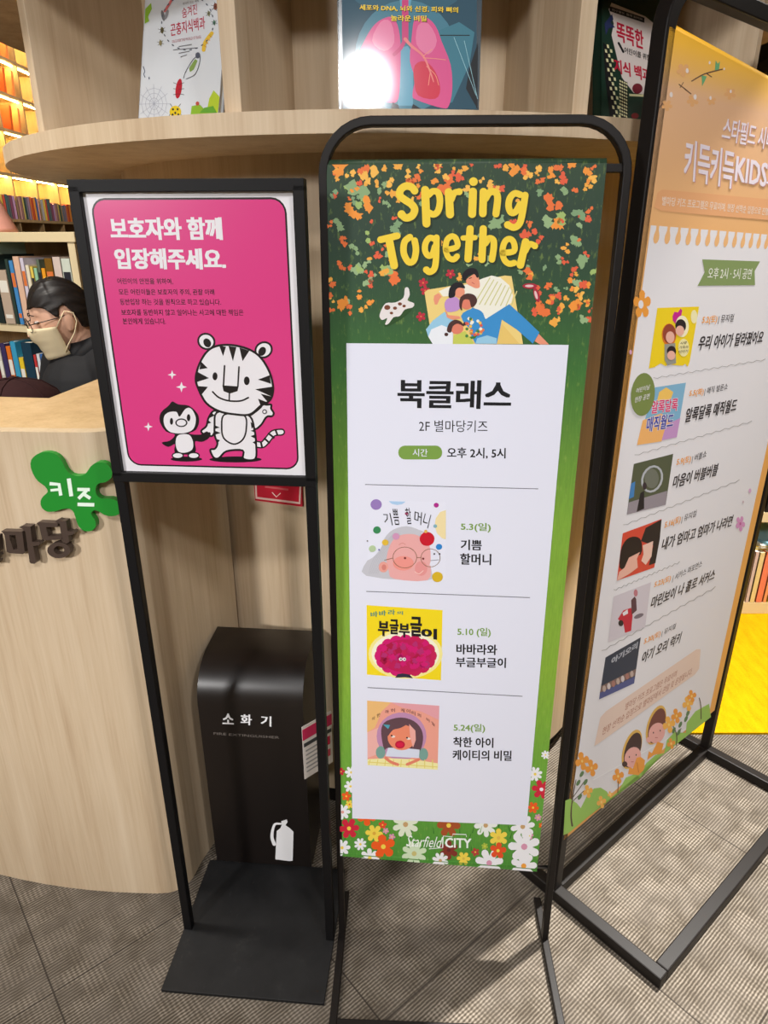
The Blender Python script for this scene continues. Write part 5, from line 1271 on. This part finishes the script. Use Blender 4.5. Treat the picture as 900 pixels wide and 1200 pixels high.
b.sphere((0, .008, .012), (.081, .101, .118), HAIR, 120, 60, M=HM, fn=hairfn)
b.sphere((0, .104, -.040), (.026, .024, .024), HAIR, 14, 10, M=HM)
b.tube([(0, .108, -.042), (0, .128, -.056), (0, .138, -.082), (0, .132, -.108)], [.022, .026, .020, .006], HAIR, 12, M=HM)
hr = remesh(b, 'hair', per, .0035, [HAIR], 1)
# pleated mask with ear loops
mb_ = MB(); vs = []; fs = []; nu, nv = 17, 13
for j in range(nv):
    v = j / (nv - 1); z = -.012 - .098 * v
    for i in range(nu):
        t = (i / (nu - 1) - .5) * 2; ang = t * 1.28
        rx = .074 * (1 - .25 * v ** 1.5); ry = .112 - .010 * v + (.012 * math.exp(-((v - .25) / .22) ** 2)) * math.exp(-(t / .35) ** 2)
        pl_ = .0035 * (((v * 4) % 1) - .5) * (1 - abs(t) ** 2)
        vs.append((sin(ang) * (rx + .003), -cos(ang) * (ry + pl_) + (.006 * v), z + .012 * (1 - abs(t)) * (1 - v) - .006 * (1 - abs(t)) * v))
n0 = len(vs); vs += [(x * .965, y * .965, z) for x, y, z in vs]
q = lambda i, j: j * nu + i
for j in range(nv - 1):
    for i in range(nu - 1):
        fs.append((q(i, j), q(i, j + 1), q(i + 1, j + 1), q(i + 1, j))); fs.append(tuple(n0 + k for k in (q(i + 1, j), q(i + 1, j + 1), q(i, j + 1), q(i, j))))
edge = [q(i, 0) for i in range(nu)] + [q(nu - 1, j) for j in range(1, nv)] + [q(i, nv - 1) for i in range(nu - 2, -1, -1)] + [q(0, j) for j in range(nv - 2, 0, -1)]
for k in range(len(edge)):
    a_, b_ = edge[k], edge[(k + 1) % len(edge)]; fs.append((a_, b_, b_ + n0, a_ + n0))
mb_.add([HM @ V3(v) for v in vs], fs, MASK, True)
mk = mb_.build('face_mask', per)
for sx in (-1, 1):
    lp = MB(); lp.tube([HM @ V3(p) for p in [(sx * .074, -.032, -.016), (sx * .080, -.012, .006), (sx * .081, .010, .026), (sx * .078, .034, .014), (sx * .079, .034, -.014), (sx * .078, .014, -.046), (sx * .070, -.020, -.078), (sx * .060, -.035, -.098)]], .0018, MASK, 6); lp.build('ear_loop', mk)

# round glasses
gm_ = mat('dark_metal_rim', (36, 30, 30), .3, .5, .6); g_ = MB()
for sx in (-1, 1):
    g_.tube([HM @ V3((sx * .033 + .022 * cos(t), -.112 + .010 * abs(sx * .033 + .022 * cos(t)) / .05, .006 + .020 * sin(t))) for t in [2 * pi * i / 20 for i in range(20)]], .0013, gm_, 6, closed=True)
    g_.tube([HM @ V3(p) for p in [(sx * .055, -.102, .012), (sx * .074, -.085, .014), (sx * .080, -.02, .012), (sx * .079, .016, .014), (sx * .076, .03, .002)]], .0014, gm_, 6)
g_.tube([HM @ V3(p) for p in [(-.011, -.112, .010), (0, -.116, .013), (.011, -.112, .010)]], .0013, gm_, 6)
gl_ = g_.build('glasses', per)
# eyes and brows
ey = MB()
for sx in (-1, 1):
    ey.sphere((sx * .031, -.079, .012), (.011, .008, .0045), mat('eye_white', (206, 196, 188), .3, .5), 14, 10, M=HM); ey.sphere((sx * .031 + .001, -.0838, .0112), (.005, .004, .0042), mat('iris_dark', (40, 26, 22), .2, .5), 12, 8, M=HM)
ey.build('eyes', per)
br_ = MB()
for sx in (-1, 1): br_.tube([HM @ V3(p) for p in [(sx * .016, -.094, .034), (sx * .032, -.091, .039), (sx * .048, -.080, .034)]], [.0014, .0018, .0010], HAIR, 8)
br_.build('eyebrows', per)
# stool
st = empty('stool', GM @ V3((0, .04, 0)), R(-38), 'round stool the clerk sits on behind the desk', 'stool')
stm = GM @ Matrix.Translation((0, .04, -.035))
MB().prism(circ(.17, 40), .488, .528, mat('grey_seat', (90, 88, 86), .7, .3), smooth=True).build('seat', st, stm, bevel=.01)
MB().tube([(0, 0, .03), (0, 0, .488)], .025, BLACK, 16).build('column', st, stm); MB().prism(circ(.21, 40), 0, .03, BLACK, smooth=True).build('base', st, stm, bevel=.005)
fb = MB().tube([(.2 * cos(t) * 1.0, -.28 + .14 * sin(t), .14) for t in [2 * pi * i / 24 for i in range(24)]], .012, BLACK, closed=True); fb.tube([(0, 0, .14), (0, -.15, .14)], .012, BLACK); fb.build('foot_ring', st, stm)

# dark cap lying on the work shelf behind the desktop
cpm = Matrix.Translation((-.925, 1.70, 1.0402)) @ Matrix.Rotation(R(20), 4, 'Z')
cap = empty('cap', (-.925, 1.70, 1.04), R(20), 'dark maroon brown cap lying behind the edge of the desktop', 'cap')
CAPM = mat('maroon_wool', (52, 30, 30), .9, .15, noise=.15, nscale=90)
n = 32; vs = []; fs = []; prof = [(.105, 0), (.112, .03), (.108, .065), (.092, .098), (.062, .122), (.03, .132), (.006, .134)]
for r, z in prof:
    for k in range(n):
        t = 2 * pi * k / n; s_ = 1 - .02 * (abs(cos(3 * t)) > .985)
        vs.append(cpm @ V3((r * 1.05 * cos(t) * s_, r * sin(t) * s_, z)))
for i in range(len(prof) - 1):
    for k in range(n): fs.append((i * n + k, i * n + (k + 1) % n, (i + 1) * n + (k + 1) % n, (i + 1) * n + k))
fs += [tuple(range(n - 1, -1, -1)), tuple(range((len(prof) - 1) * n, len(prof) * n))]
MB().add(vs, fs, CAPM, True).build('crown', cap)
MB().sphere((0, 0, .136), (.009, .009, .005), CAPM, 12, 8, M=cpm).build('button', cap)
vm = MB(); vs = []; fs = []
for i in range(15):
    t = -pi + pi * i / 14
    for r, z in ((.10, .012), (.165 if 0 < i < 14 else .11, .004 + .012 * abs(cos(t)))):
        for dz in (0, .003): vs.append(cpm @ V3((r * 1.0 * cos(t) * (1 if r < .12 else .85), r * sin(t), z + dz * 1 - .003)))
for i in range(14):
    o = i * 4; p = o + 4
    fs += [(o + 1, o + 3, p + 3, p + 1), (o, p, p + 2, o + 2), (o + 2, p + 2, p + 3, o + 3), (o, o + 1, p + 1, p)]
vm.add(vs, fs, CAPM, True).build('visor', cap)
SM = MB()
for k in range(6):
    t = pi * k / 3 + .26
    SM.tube([cpm @ V3((r * 1.055 * cos(t), r * 1.005 * sin(t), z + .001)) for r, z in prof], .0014, CAPM, 6)
SM.build('seams', cap)
